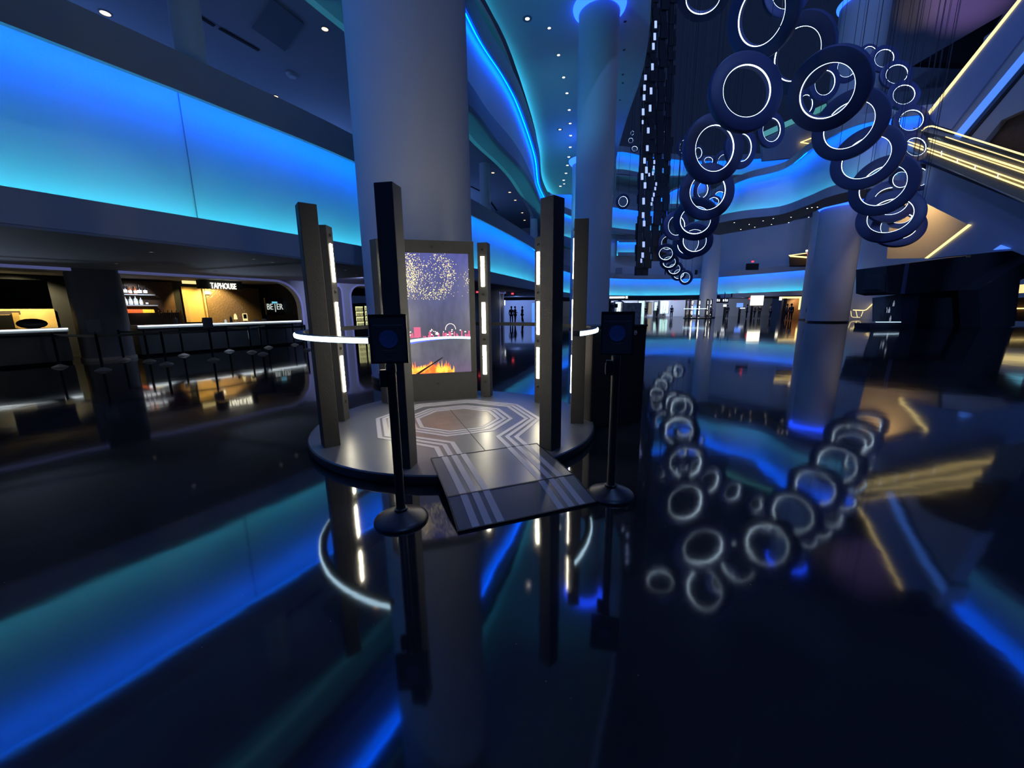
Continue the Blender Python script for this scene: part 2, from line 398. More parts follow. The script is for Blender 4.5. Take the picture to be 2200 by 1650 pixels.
trim(MB().sweep(offset_line([p for p in W2s if p[1] < 45], .10), [(0, 12.97), (.10, 12.97), (.10, 12.99), (0, 12.99)]), M['strip_teal'])

# upper void walls (dark, unlit)
struct(MB().box(-34, -33.6, -10, 50, 0, 30).build('wall_outer_left', M['black_wall']))

# ---------------------------------------------------------------- far side of the atrium
def wl(line, z0, z1, name, m_='plaster_dim', t=.25, off=0.):
    return struct(MB().sweep(line, [(off, z0), (off+t, z0), (off+t, z1), (off, z1)]).build('wall_'+name, M[m_], smooth=True))
farL = smooth_line([(5.5, 47), (9.6, 54.6), (18.4, 61), (28.6, 61), (37.4, 48.2), (43.5, 41.0)], 5)
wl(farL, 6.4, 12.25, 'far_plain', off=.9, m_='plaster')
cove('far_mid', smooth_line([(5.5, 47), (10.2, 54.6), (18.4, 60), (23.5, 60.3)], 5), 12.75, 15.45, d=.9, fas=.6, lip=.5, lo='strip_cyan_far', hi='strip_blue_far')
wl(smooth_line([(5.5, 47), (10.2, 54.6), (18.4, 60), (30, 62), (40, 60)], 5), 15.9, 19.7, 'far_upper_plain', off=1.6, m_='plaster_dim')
cove('far_top', smooth_line([(8, 52), (12.5, 57.5), (15.6, 57.8), (20, 59.6), (29, 61.5), (41, 60)], 5), 20.3, 22.5, d=.9, fas=.6, lip=.7, lo='strip_cyan_far', hi='strip_blue_far')
poly_slab('ceiling_far_mid', [(8, 52), (12.5, 57), (18, 58.5), (41, 58), (44, 68), (4, 68)], 19.4, 19.6, M['plaster_dim'])
# little lit recess
cove('far_recess', [(15.9, 59.6), (19.4, 59.9)], 9.6, 11.0, d=.6, fas=.5, lip=.35, lo='strip_cyan_far', hi='strip_blue_far')
cove('far_wedge', smooth_line([(21.6, 58.6), (24, 58.6), (27.5, 57.5)], 3), [16.0]*7, [16.6, 17.2, 17.7, 18.1, 18.3, 18.5, 18.6], d=.7, fas=.4, lip=.3, lo='strip_cyan_far', hi='strip_blue_far')

# sweeping balcony (curved ribbon rising to the right)
Bp = [(18.55, 36.2), (19.75, 34.6), (21.9, 33.3), (22.0, 30.4), (21.8, 28.1), (22.6, 26.6), (25.5, 25.6)]
Bs = smooth_line([(17.2, 39.5)]+Bp, 5)
Bz0 = [9.5]*len(Bs)
def bz1(p): return 11.35+1.45*min(1, max(0, (37-p[1])/5.5))
cove('balcony', [tuple(p) for p in Bs], Bz0, [bz1(p) for p in Bs], d=.8, fas=.5, lip=.5, lo='strip_cyan_far', hi='strip_blue_far')
poly_slab('ceiling_balcony', [tuple(p) for p in Bs]+[tuple(atz(x_, y_, 8.85))[:2] for (x_, y_) in ((1770, 446), (1690, 480), (1545, 505))], 8.85, 9.0, M['plaster_dim'])

# right-hand backdrop walls
wl(smooth_line([(37, 48.5), (43.0, 41.5), (55, 37), (75, 33)], 3), 0, 10.5, 'right_back', 'plaster', off=.3)
wl([(47, 58), (52, 56), (85, 42)], 9, 46, 'right_upper', 'plaster_dim')
wl([(24, 66), (45, 60), (52, 57)], 9, 19.4, 'right_mid', 'plaster_dim')
struct(MB().box(-4, 50, 78, 78.4, 0, 3.4).build('wall_concourse_back', M['plaster_dim']))

# lit band on the level above, right-hand side (shows in the polished floor)
cove('right_over', [(29.5, 27.5), (27.6, 21.3), (26.6, 17.8), (24.6, 12), (22.5, 6)], 14.0, 17.2, d=-.8 if False else .75, fas=.6, lip=.6, lo='strip_cyan_far', hi='strip_blue_far')

# ---------------------------------------------------------------- photo kiosk on a round platform
KC = Vector((-.74, 5.03)); KR = 1.81; AX = math.radians(-69.4)     # centre, radius, direction of the entrance ramp
def kpt(r, a): return (r*math.cos(a), r*math.sin(a))
def stripe(mb, pts, wd, z, th=.003, closed=False):
    P = [Vector(p) for p in pts]; n = len(P)
    L = []; Rr = []
    for i in range(n):
        if closed: a, b, c = P[i-1], P[i], P[(i+1) % n]
        else: a, b, c = P[max(i-1, 0)], P[i], P[min(i+1, n-1)]
        t1 = (b-a); t2 = (c-b)
        t1 = t1.normalized() if t1.length > 1e-9 else t2.normalized()
        t2 = t2.normalized() if t2.length > 1e-9 else t1
        n1 = Vector((-t1.y, t1.x)); n2 = Vector((-t2.y, t2.x)); mm = (n1+n2).normalized(); k = 1/max(.4, mm.dot(n1))
        L.append(b+mm*wd/2*k); Rr.append(b-mm*wd/2*k)
    rng = range(n) if closed else range(n-1)
    for i in rng:
        j = (i+1) % n
        mb.prism([(L[i].x, L[i].y, z), (Rr[i].x, Rr[i].y, z), (Rr[j].x, Rr[j].y, z), (L[j].x, L[j].y, z)], (0, 0, th))
def make_kiosk(loc, full=True, rz=0., label=''):
    K = empty('photo_kiosk', (loc[0], loc[1], 0), rz)
    tag(K, label, 'photo booth')
    # platform
    p_ = MB().lathe([(.001, .0), (KR-.02, .0), (KR, .012), (KR, .088), (KR-.012, .1), (.001, .1)], seg=96).build('platform', M['deck'], K, smooth=True)
    MB().lathe([(KR+.001, .012), (KR+.006, .03), (KR+.006, .082), (KR+.001, .09)], seg=96).build('edge_band', M['deck_edge'], p_, smooth=True)
    if full:
        st = MB(); ca, sa = math.cos(AX), math.sin(AX)
        def loc2(u, v): return Vector((ca*v-sa*u*-1*-1, sa*v+ca*u)) if False else Vector((ca*v - sa*u, sa*v + ca*u))
        for i, (R_, u_, v_) in enumerate(((1.10, .46, 1.0), (1.015, .365, .955), (.93, .27, .91))):
            # octagon, vertex half a step off the ramp axis, opened toward the ramp
            pts = [loc2(u_, 2.0), loc2(u_, v_)]
            for k in range(0, 8):
                a = AX + PI/8 + k*PI/4
                q = Vector(kpt(R_, a))
                if k in (0, 7):
                    continue
                pts.append(q)
            pts += [loc2(-u_, v_), loc2(-u_, 2.0)]
            # cut at the platform rim
            def clip(a_, b_): 
                lo, hi = 0., 1.
                for _ in range(30):
                    m_ = (lo+hi)/2
                    if (a_+(b_-a_)*m_).length < KR-.32: lo = m_
                    else: hi = m_
                return a_+(b_-a_)*lo
            pts[0] = clip(pts[1], pts[0]); pts[-1] = clip(pts[-2], pts[-1])
            stripe(st, pts, .052, .1)
        st.build('path_stripes', M['deck_line'], p_)
        st = MB()
        for R_ in (.72, .635, .55):
            stripe(st, [Vector(kpt(R_, AX+PI/8+k*PI/4)) for k in range(8)], .05, .1, closed=True)
        st.build('octagon_stripes', M['deck_line'], p_)
        MB().prism([(*kpt(.515, AX+PI/8+k*PI/4), .1) for k in range(8)], (0, 0, .002)).build('worn_centre', M['deck_stain'], p_)  # screen reflection put into the colour of the deck centre
        MB().prism([(*(loc2(.004, -.5)), .1), (*(loc2(.004, 1.5)), .1), (*(loc2(-.004, 1.5)), .1), (*(loc2(-.004, -.5)), .1)], (0, 0, .0032)).build('seam', M['deck_edge'], p_)
        # ramp
        W = .575; a0, ah, a1 = 1.33, 2.13, 2.52
        def rp(u, v, dz=0.):
            q = loc2(u, v); z = .118 - (v-a0)/(ah-a0)*.028 if v <= ah else .09 - (v-ah)/(a1-ah)*.077; return (q.x, q.y, z+dz)
        up_ = MB().prism([rp(-W, a0), rp(W, a0), rp(W, ah-.003), rp(-W, ah-.003)], (0, 0, -.012)).build('ramp_plate', M['deck'], K)
        lw_ = MB().prism([rp(-W, ah+.004), rp(W, ah+.004), rp(W, a1), rp(-W, a1)], (0, 0, -.012)).build('ramp_flap', M['deck'], K)
        for (pl, va, vb) in ((up_, a0+.01, ah-.004), (lw_, ah+.005, a1-.01)):
            for s_ in (-1, 1):
                for u_ in (.25, .345, .44):
                    rs = MB().prism([rp(s_*u_-.028, va, .001), rp(s_*u_+.028, va, .001), rp(s_*u_+.028, vb, .001), rp(s_*u_-.028, vb, .001)], (0, 0, .0015))
                    rs.build('stripe', M['deck_line'], pl)
        MB().prism([rp(-W, ah-.008, .001), rp(W, ah-.008, .001), rp(W, ah+.008, .001), rp(-W, ah+.008, .001)], (0, 0, .0022)).build('hinge', M['rubber'], up_)
        e = .011
        for (pl, boxes) in ((up_, ((-W, a0, -W+e, ah), (W-e, a0, W, ah), (-W, a0, W, a0+e))), (lw_, ((-W, ah+.004, -W+e, a1), (W-e, ah+.004, W, a1), (-W, a1-e, W, a1)))):
            for (u0, v0, u1, v1) in boxes:
                MB().prism([rp(u0, v0, -.014), rp(u1, v0, -.014), rp(u1, v1, -.014), rp(u0, v1, -.014)], (0, 0, .017)).build('edge_trim', M['rubber'], pl)
    # posts on the rim, light bars and knobs on the inward faces
    H_ = 2.58
    for (x, y) in ((-2.01, 4.05), (-1.02, 3.46), (.40, 3.90), (.84, 4.83), (.47, 5.94), (-.43, 6.41), (-2.32, 5.03), (-1.98, 6.02)):
        dx, dy = x-KC.x, y-KC.y; a = math.atan2(dy, dx)
        po = MB().rbox(dx, dy, a, .165, .165, .1, H_).build('post', M['post_paint'], K)
        md = po.modifiers.new('bevel', 'BEVEL'); md.width = .006; md.segments = 2
        ix, iy = dx-math.cos(a)*.0825, dy-math.sin(a)*.0825
        for (z0, z1) in ((1.91, 2.37), (1.17, 1.66), (.49, .97)):
            MB().rbox(ix, iy, a, .014, .056, z0, z1).build('light_bar', M['bar_warm'], po)
        for z in (2.47, 1.79, 1.07, .36):
            ax = (Vector((-math.sin(a), math.cos(a), 0)), Vector((0, 0, 1)), Vector((-math.cos(a), -math.sin(a), 0)))
            MB().lathe([(.001, .0), (.024, .0), (.024, .006), (.016, .008), (.014, -.004), (.001, -.006)], (ix, iy, z), 16, ax).build('eyelet', M['black_metal'], po)
    # handrail ring, open at the entrance, LED face outward
    R1, R0 = KR+.005, KR-.075; aS, aE = math.radians(-37.5), math.radians(360-105.5)
    n = 90; fl = MB(); ld = MB(); prof = [(R0, 1.275), (R1-.006, 1.275), (R1-.006, 1.33), (R0, 1.33)]; vs = []; fs = []
    for i in range(n+1):
        a = aS+(aE-aS)*i/n
        for (r, z) in prof: vs.append((r*math.cos(a), r*math.sin(a), z))
    for i in range(n):
        for k in range(4): fs.append((i*4+k, (i+1)*4+k, (i+1)*4+(k+1) % 4, i*4+(k+1) % 4))
    fs += [(0, 1, 2, 3), (n*4+3, n*4+2, n*4+1, n*4)]
    hr = MB().add(vs, fs).build('handrail_ring', M['post_paint'], K, smooth=True)
    vs = []; fs = []; prof = [(R1-.007, 1.279), (R1+.008, 1.283), (R1+.012, 1.3025), (R1+.008, 1.322), (R1-.007, 1.326)]
    for i in range(n+1):
        a = aS+(aE-aS)*i/n
        for (r, z) in prof: vs.append((r*math.cos(a), r*math.sin(a), z))
    for i in range(n):
        for k in range(4): fs.append((i*5+k, (i+1)*5+k, (i+1)*5+(k+1), i*5+(k+1)))
    fs += [(0, 1, 2, 3, 4), tuple(n*5+k for k in (4, 3, 2, 1, 0))]
    MB().add(vs, fs).build('led_tube', M['led_white'], hr, smooth=True)
    # low post that carries the end of the ring
    ex, ey = 1.70*math.cos(math.radians(9)), 1.70*math.sin(math.radians(9))
    MB().rbox(ex, ey, math.radians(9), .06, .14, .1, 1.275).build('rail_bracket', M['post_paint'], K)
    # display wall
    ang = math.radians(14.0); c, s_ = math.cos(ang), math.sin(ang); right = Vector((-.58-KC.x, 6.285-KC.y)); Wd = 1.28
    cx_, cy_ = right.x-c*Wd/2+s_*-.0, right.y-s_*Wd/2
    bk = Vector((-s_, c))
    cab = MB().rbox(cx_+bk.x*.12, cy_+bk.y*.12, ang, Wd, .22, .1, 2.585).build('display_cabinet', M['post_paint'], K)
    md = cab.modifiers.new('bevel', 'BEVEL'); md.width = .008; md.segments = 2
    fr = Vector((cx_, cy_))-bk*-.008
    def sp(u, z, o=0.): q = Vector((cx_, cy_))+Vector((c, s_))*u-bk*(o-.01+.002); return (q.x, q.y, z)
    SW, z0, z1 = 1.10, .55, 2.40
    def sq(u0, u1, za, zb, o, th=.002):
        return MB().prism([sp(u0, za, o), sp(u1, za, o), sp(u1, zb, o), sp(u0, zb, o)], tuple(bk*-th)+(0,)) if False else MB().prism([sp(u0, za, o), sp(u1, za, o), sp(u1, zb, o), sp(u0, zb, o)], (bk.x*th, bk.y*th, 0))
    scr = sq(-SW/2, SW/2, z0, z1, .012, .008).build('screen', screen_mat(), cab)
    if full:
        # fireworks, skyline, glowing arc and flames of the moving picture
        fw = MB(); rnd = random.Random(3)
        def dot(mb, u, z, r, o=.016):
            r2 = r*rnd.uniform(.5, 1.1)
            mb.prism([sp(u-r2, z, o), sp(u, z-r, o), sp(u+r2, z, o), sp(u, z+r, o)], (bk.x*.001, bk.y*.001, 0))
        def U(X): return -SW/2+SW*(X-20)/(825-20)*1.0
        def Zs(Y): return z1-(z1-z0)*(Y-135)/(1535-135)
        for k in range(1500):
            q = rnd.random()
            if q < .5: cx0, cy0, sx, sy = 160, 380, 75, 150
            elif q < .62: cx0, cy0, sx, sy = 90, 585, 28, 35
            elif q < .85: 
                aa = rnd.uniform(-1.2, 1.9); cx0, cy0, sx, sy = 380+230*math.cos(aa), 370+230*math.sin(aa), 38, 45
            else: cx0, cy0, sx, sy = 400, 350, 140, 140
            X, Y = rnd.gauss(cx0, sx), rnd.gauss(cy0, sy)
            if X < 25 or X > 690 or Y < 140 or Y > 660: continue
            dot(fw, U(X), Zs(Y), rnd.uniform(.003, .0085))
        for k in range(40): dot(fw, U(rnd.gauss(800, 14) if k < 30 else rnd.uniform(690, 815)), Zs(rnd.gauss(430, 40) if k < 30 else rnd.uniform(300, 620)), .005)
        tag(fw.build('fireworks', M['fire_gold'], scr), kind='stuff')
        sk = MB(); 
        for k in range(34):
            X = rnd.uniform(60, 815); hh = rnd.uniform(20, 70) if not (200 < X < 330) else 20
            sk.prism([sp(U(X), Zs(1100), .016), sp(U(X+rnd.uniform(8, 26)), Zs(1100), .016), sp(U(X+14), Zs(1100-hh), .016), sp(U(X), Zs(1100-hh), .016)], (bk.x*.001, bk.y*.001, 0))
        sk.prism([sp(U(180), Zs(1095), .017), sp(U(255), Zs(1095), .017), sp(U(255), Zs(975), .017), sp(U(180), Zs(975), .017)], (bk.x*.001, bk.y*.001, 0))
        tag(sk.build('skyline', M['sky_pink'], scr), kind='stuff')
        wb = MB()
        for k in range(26):
            X = rnd.choice((rnd.uniform(60, 150), rnd.uniform(500, 815), rnd.uniform(340, 440))); Y = rnd.uniform(1000, 1080); ww = rnd.uniform(6, 26)
            wb.prism([sp(U(X), Zs(Y), .018), sp(U(X+ww), Zs(Y), .018), sp(U(X+ww), Zs(Y-12), .018), sp(U(X), Zs(Y-12), .018)], (bk.x*.001, bk.y*.001, 0))
        for k in range(28):                          # observation wheel
            a = PI*k/27; a2 = PI*(k+.7)/27
            p1 = (595+62*math.cos(a), 1010-72*math.sin(a)); p2 = (595+62*math.cos(a2), 1010-72*math.sin(a2)); p3 = (595+55*math.cos(a2), 1010-64*math.sin(a2)); p4 = (595+55*math.cos(a), 1010-64*math.sin(a))
            wb.prism([sp(U(p[0]), Zs(p[1]), .018) for p in (p1, p2, p3, p4)], (bk.x*.001, bk.y*.001, 0))
        tag(wb.build('lit_billboards', M['bill_white'], scr), kind='stuff')
        ar = MB(); ab = MB()
        def arc(X): return 1092+38*((X-560)/480)**2
        for k in range(20):
            X0 = 62+(825-62)*k/20; X1 = 62+(825-62)*(k+1)/20
            ar.prism([sp(U(X0), Zs(arc(X0)+30), .019), sp(U(X1), Zs(arc(X1)+28), .019), sp(U(X1), Zs(arc(X1)), .019), sp(U(X0), Zs(arc(X0)), .019)], (bk.x*.001, bk.y*.001, 0))
            if k < 14: ab.prism([sp(U(X0), Zs(arc(X0)+30+24*(1-k/14)), .019), sp(U(X1), Zs(arc(X1)+30+24*(1-(k+1)/14)), .019), sp(U(X1), Zs(arc(X1)+28), .019), sp(U(X0), Zs(arc(X0)+30), .019)], (bk.x*.001, bk.y*.001, 0))
        ar.build('glowing_arc', M['arc_white'], scr); ab.build('arc_underside', M['arc_blue'], scr)
        fl = MB()
        for k in range(64):
            X = 60+560*k/64; base = 1533; 
            if 190 < X < 330: top = 1440-(X-190)*.2
            else: top = 1400+rnd.uniform(-25, 60)
            if X > 540: top += (X-540)*1.0
            fl.prism([sp(U(X), Zs(base), .0165), sp(U(X+9), Zs(base), .0165), sp(U(X+12), Zs((base+top)/2), .0165), sp(U(X+5+rnd.uniform(-4, 8)), Zs(top), .0165), sp(U(X-2), Zs((base+top)/2), .0165)], (bk.x*.001, bk.y*.001, 0))
        tag(fl.build('flames', M['flame'], scr), kind='stuff')
        MB().prism([sp(U(170), Zs(1533), .021), sp(U(215), Zs(1533), .021), sp(U(500), Zs(1345), .021), sp(U(480), Zs(1345), .021)], (bk.x*.001, bk.y*.001, 0)).build('dark_beam', M['cloth_dark'], scr)
    fz = MB()
    for (u0, u1, za, zb) in ((-Wd/2, -SW/2, z0-.02, z1+.02), (SW/2, Wd/2, z0-.02, z1+.02), (-Wd/2, Wd/2, z1, 2.585), (-Wd/2, Wd/2, .1, z0)):
        fz.prism([sp(u0, za, .012), sp(u1, za, .012), sp(u1, zb, .012), sp(u0, zb, .012)], (bk.x*.014, bk.y*.014, 0))
    fz.build('bezel', M['post_paint'], cab)
    for z in (2.49, .38):
        axf = (Vector((c, s_, 0)), Vector((0, 0, 1)), -Vector((bk.x, bk.y, 0)))
        MB().lathe([(.001, .002), (.024, .002), (.024, .008), (.015, .009), (.001, .006)], sp(0, z, .014), 16, axf).build('eyelet', M['black_metal'], cab)
    return K
def emis(name, col, st, **k): return mat(name, col, .5, emi=col, es=st, nosample=True, **k)
def screen_mat():
    if 'screen' in M: return M['screen']
    A = bpy.data.materials.new('screen_picture'); A.use_nodes = True; nt = A.node_tree; b = nt.nodes['Principled BSDF']
    tc = nt.nodes.new('ShaderNodeTexCoord'); sx = nt.nodes.new('ShaderNodeSeparateXYZ'); nt.links.new(tc.outputs['Generated'], sx.inputs[0])
    r = nt.nodes.new('ShaderNodeValToRGB'); e = r.color_ramp.elements
    e[0].position = 0; e[0].color = (.10, .07, .12, 1); e[1].position = 1; e[1].color = (.055, .06, .21, 1)
    for p_, c_ in ((.12, (.07, .065, .10, 1)), (.30, (.06, .065, .09, 1)), (.325, (.045, .045, .075, 1)), (.55, (.06, .065, .13, 1))):
        q = e.new(p_); q.color = c_
    nt.links.new(sx.outputs[2], r.inputs[0])
    n = nt.nodes.new('ShaderNodeTexNoise'); n.inputs['Scale'].default_value = 9; nt.links.new(tc.outputs['Generated'], n.inputs['Vector'])
    mx = nt.nodes.new('ShaderNodeMixRGB'); mx.blend_type = 'MULTIPLY'; mx.inputs[0].default_value = .5; nt.links.new(r.outputs[0], mx.inputs[1]); nt.links.new(n.outputs[0], mx.inputs[2])
    b.inputs['Base Color'].default_value = (.02, .02, .025, 1); b.inputs['Roughness'].default_value = .22
    nt.links.new(mx.outputs[0], b.inputs['Emission Color']); b.inputs['Emission Strength'].default_value = 2.2
    A.cycles.emission_sampling = 'NONE'; M['screen'] = A; return A
M['fire_gold'] = emis('fire_gold', (1., .86, .38), 1.3)
M['sky_pink'] = emis('sky_pink', (.55, .10, .22), .8)
M['bill_white'] = emis('bill_white', (1., .85, .8), 1.1)
M['arc_white'] = emis('arc_white', (.55, .85, 1.), 1.3)
M['arc_blue'] = emis('arc_blue', (.10, .14, .9), .9)
def flame_mat():
    A = emis('flame', (1., .25, .03), 1.5); nt = A.node_tree; b = nt.nodes['Principled BSDF']
    n = nt.nodes.new('ShaderNodeTexNoise'); n.inputs['Scale'].default_value = 9; tc = nt.nodes.new('ShaderNodeTexCoord'); nt.links.new(tc.outputs['Object'], n.inputs['Vector'])
    r = nt.nodes.new('ShaderNodeValToRGB'); r.color_ramp.elements[0].color = (.75, .06, .01, 1); r.color_ramp.elements[1].color = (1., .5, .06, 1); r.color_ramp.elements[0].position = .4; r.color_ramp.elements[1].position = .62
    nt.links.new(n.outputs[0], r.inputs[0]); nt.links.new(r.outputs[0], b.inputs['Emission Color']); return A
M['flame'] = flame_mat()
kiosk = make_kiosk((KC.x, KC.y), True, 0., 'round stepped kiosk with tall dark posts, warm light bars and fireworks screen')
kiosk2 = make_kiosk((25.8, 54.0), False, .4, 'small distant round kiosk with three rows of white light bars, by far concourse doors')

# ---------------------------------------------------------------- sign stanchions at the kiosk entrance
def lathe_base(mb, r, seg=48): return mb.lathe([(.001, 0), (r, 0), (r, .012), (r-.006, .022), (r*.80, .038), (r*.5, .062), (r*.28, .080), (.036, .088), (.001, .088)], seg=seg)
def sign_stanchion(x, y, rz, label, lab2, rb=.195, h=1.20, sw_=.25, sh=.335, lean=0.):
    S = empty('post_stanchion', (x, y, 0), rz); tag(S, label, 'stanchion', 'sign stanchions beside the kiosk ramp')
    lathe_base(MB(), rb).build('base', M['black_metal'], S, smooth=True)
    MB().lathe([(.001, .086), (.05, .086), (.05, .097), (.037, .102), (.033, .11), (.033, h-.07), (.036, h-.068), (.036, h-.02), (.030, h-.008), (.001, h)], seg=28).build('pole', M['black_metal'], S, smooth=True)
    hd = MB().box(-.075, -.028, -.022, .022, h-.17, h-.05).build('belt_head', M['black_metal'], S)
    MB().box(-.082, -.074, -.016, .016, h-.155, h-.075).build('belt_clip', M['steel'], hd)
    s0 = h-.025
    F = empty('framed_notice', (x, y, s0), rz); tag(F, lab2, 'sign', 'framed signs on the kiosk stanchions')
    MB().box(-.008, .008, -.008, .008, -.03, .05).build('stem', M['steel'], F)
    MB().box(-sw_/2, sw_/2, -.012, .012, .02, .02+sh).build('backplate', M['sign_black'], F)
    fr = MB()
    for (a, b, c_, d) in ((-sw_/2, -sw_/2+.012, .02, .02+sh), (sw_/2-.012, sw_/2, .02, .02+sh), (-sw_/2, sw_/2, .02, .032), (-sw_/2, sw_/2, .008+sh, .02+sh)): fr.box(a, b, -.017, -.010, c_, d)
    fr.build('frame', M['black_metal'], F)
    axf = (Vector((1, 0, 0)), Vector((0, 0, 1)), Vector((0, -1, 0)))
    MB().lathe([(.001, .001), (.062, .001), (.062, .003), (.001, .003)], (0, -.012, .02+sh*.50), 36, axf).build('round_picture', M['blue_disc'], F)
    tx = MB()
    for (uu, zz, ww, hh) in ((0, .78, .20, .008), (0, .745, .15, .004), (0, .27, .11, .005), (0, .24, .07, .004), (0, .08, .03, .004)):
        x0 = -ww/2
        while x0 < ww/2-.004:
            l_ = random.uniform(.004, .013); tx.box(x0, min(x0+l_, ww/2), -.0145, -.0125, .02+sh*zz-hh/2, .02+sh*zz+hh/2); x0 += l_+.003
    tag(tx.build('small_print', M['faint_text'], F), kind='stuff')
    return S, F
sign_stanchion(-.845, 2.66, .12, 'black round-based stanchion standing left of the kiosk ramp', 'black framed sign with blue disc on the stanchion left of the ramp', rb=.20)
sign_stanchion(.825, 3.02, -.22, 'black round-based stanchion standing right of the kiosk ramp', 'black framed sign with blue disc on the stanchion right of the ramp')

# black cabinet behind the right-hand stanchion
c0 = Vector((1.02, 4.83)); c1 = Vector((1.80, 5.16)); ca_ = math.atan2(c1.y-c0.y, c1.x-c0.x); cm = (c0+c1)/2; bk_ = Vector((-math.sin(ca_), math.cos(ca_)))
cb = empty('lectern_cabinet', (cm.x+bk_.x*.2, cm.y+bk_.y*.2, 0), ca_); tag(cb, 'black waist-high cabinet with small round logo behind the right stanchion', 'cabinet')
wd = (c1-c0).length
b_ = MB().box(-wd/2, wd/2, -.2, .2, .0, 1.31).build('body', M['black_metal'], cb); md = b_.modifiers.new('bevel', 'BEVEL'); md.width = .01; md.segments = 2
MB().box(-wd/2-.01, wd/2+.01, -.21, .21, 1.31, 1.335).build('top', M['black_metal'], cb)
MB().box(-wd/2+.02, -wd/2+.10, -.195, -.19+.0, .02, 1.3).build('edge_strip', M['post_paint'], cb)
lg = MB(); lx, lz = .235, 1.235
axf = (Vector((1, 0, 0)), Vector((0, 0, 1)), Vector((0, -1, 0)))
lg.lathe([(.024, 0), (.029, 0), (.029, .003), (.024, .003)], (lx, -.201, lz), 28, axf, closed=True)
lg.box(lx-.013, lx+.013, -.2045, -.2005, lz-.003, lz+.003); 
for k in range(14):
    a = .0+k*(PI*1.55)/14; lg.obox((lx+.013*math.cos(a), -.2025, lz+.013*math.sin(a)), (.0028, 0, 0), (0, .002, 0), (0, 0, .0028))
lg.build('logo', M['logo'], cb)
pn = MB(); rn = random.Random(5)
MB().box(.10, wd/2, -.08, -.05, 1.336, 1.62).build('printed_panel', M['mottled'], cb)

# ---------------------------------------------------------------- big columns
def column(x, y, r, z1, label, halo=None, dark_base=.0):
    c_ = empty('round_column', (x, y, 0)); tag(c_, label, 'column')
    MB().lathe([(r, 0), (r, z1)], seg=72).build('shaft', M['plaster'], c_, smooth=True)
    MB().lathe([(r+.02, 0), (r+.02, .12), (r, .14)], seg=72).build('base_trim', M['black_metal'], c_, smooth=True)
    if halo:
        MB().lathe([(r+.02, z1-.02), (r+.22, z1+.18), (r+.26, z1+.30), (r+.05, z1+.34)], seg=72).build('halo', M['halo_blue'], c_, smooth=True)
        l_ = bpy.data.lights.new('halo_light', 'POINT'); l_.energy = halo; l_.color = (.05, .12, 1.); l_.shadow_soft_size = .2
    return c_
column(-2.02, 8.85, 1.17, 18, 'thick pale round column directly behind the kiosk')
column(3.63, 17.9, .80, 13.05, 'slimmer round column with glowing blue ring at top, right of kiosk', 60)
column(5.2, 29.5, .8, 11.4, 'round column with blue capital half hidden behind the slimmer column', 60)
column(30.2, 37.3, 1.62, 10.2, 'broad round column with blue halo standing on the open floor', 200)
column(28.3, 56.6, 1.12, 14.5, 'distant pale column in front of the far concourse')
column(34.67, 43.6, 2.0, 30.2, 'tallest column with blue halo behind the hanging rings', 400)
# level-two columns on the gallery
gc_ = [(atz(px_, py_, 6.78)-CAM)*k_ for (px_, py_, k_) in ((410, 112, 1.12), (1043, 437, 1.10), (1147, 512, 1.07))]
for (x_, y_, lb) in ((gc_[0].x, gc_[0].y, 'small gallery column above the lit wall, left end'), (gc_[1].x, gc_[1].y, 'small gallery column above the lit wall, behind the big column'), (gc_[2].x, gc_[2].y, 'small gallery column where the lit wall bends away')):
    g = empty('gallery_column', (x_, y_, 6.5)); tag(g, lb, 'column'); MB().lathe([(.3, 0), (.3, 2.8)], seg=32).build('shaft', M['plaster'], g, smooth=True)
    MB().lathe([(.32, 0), (.32, .08), (.3, .09)], seg=32).build('foot', M['lamp_trim'], g, smooth=True)

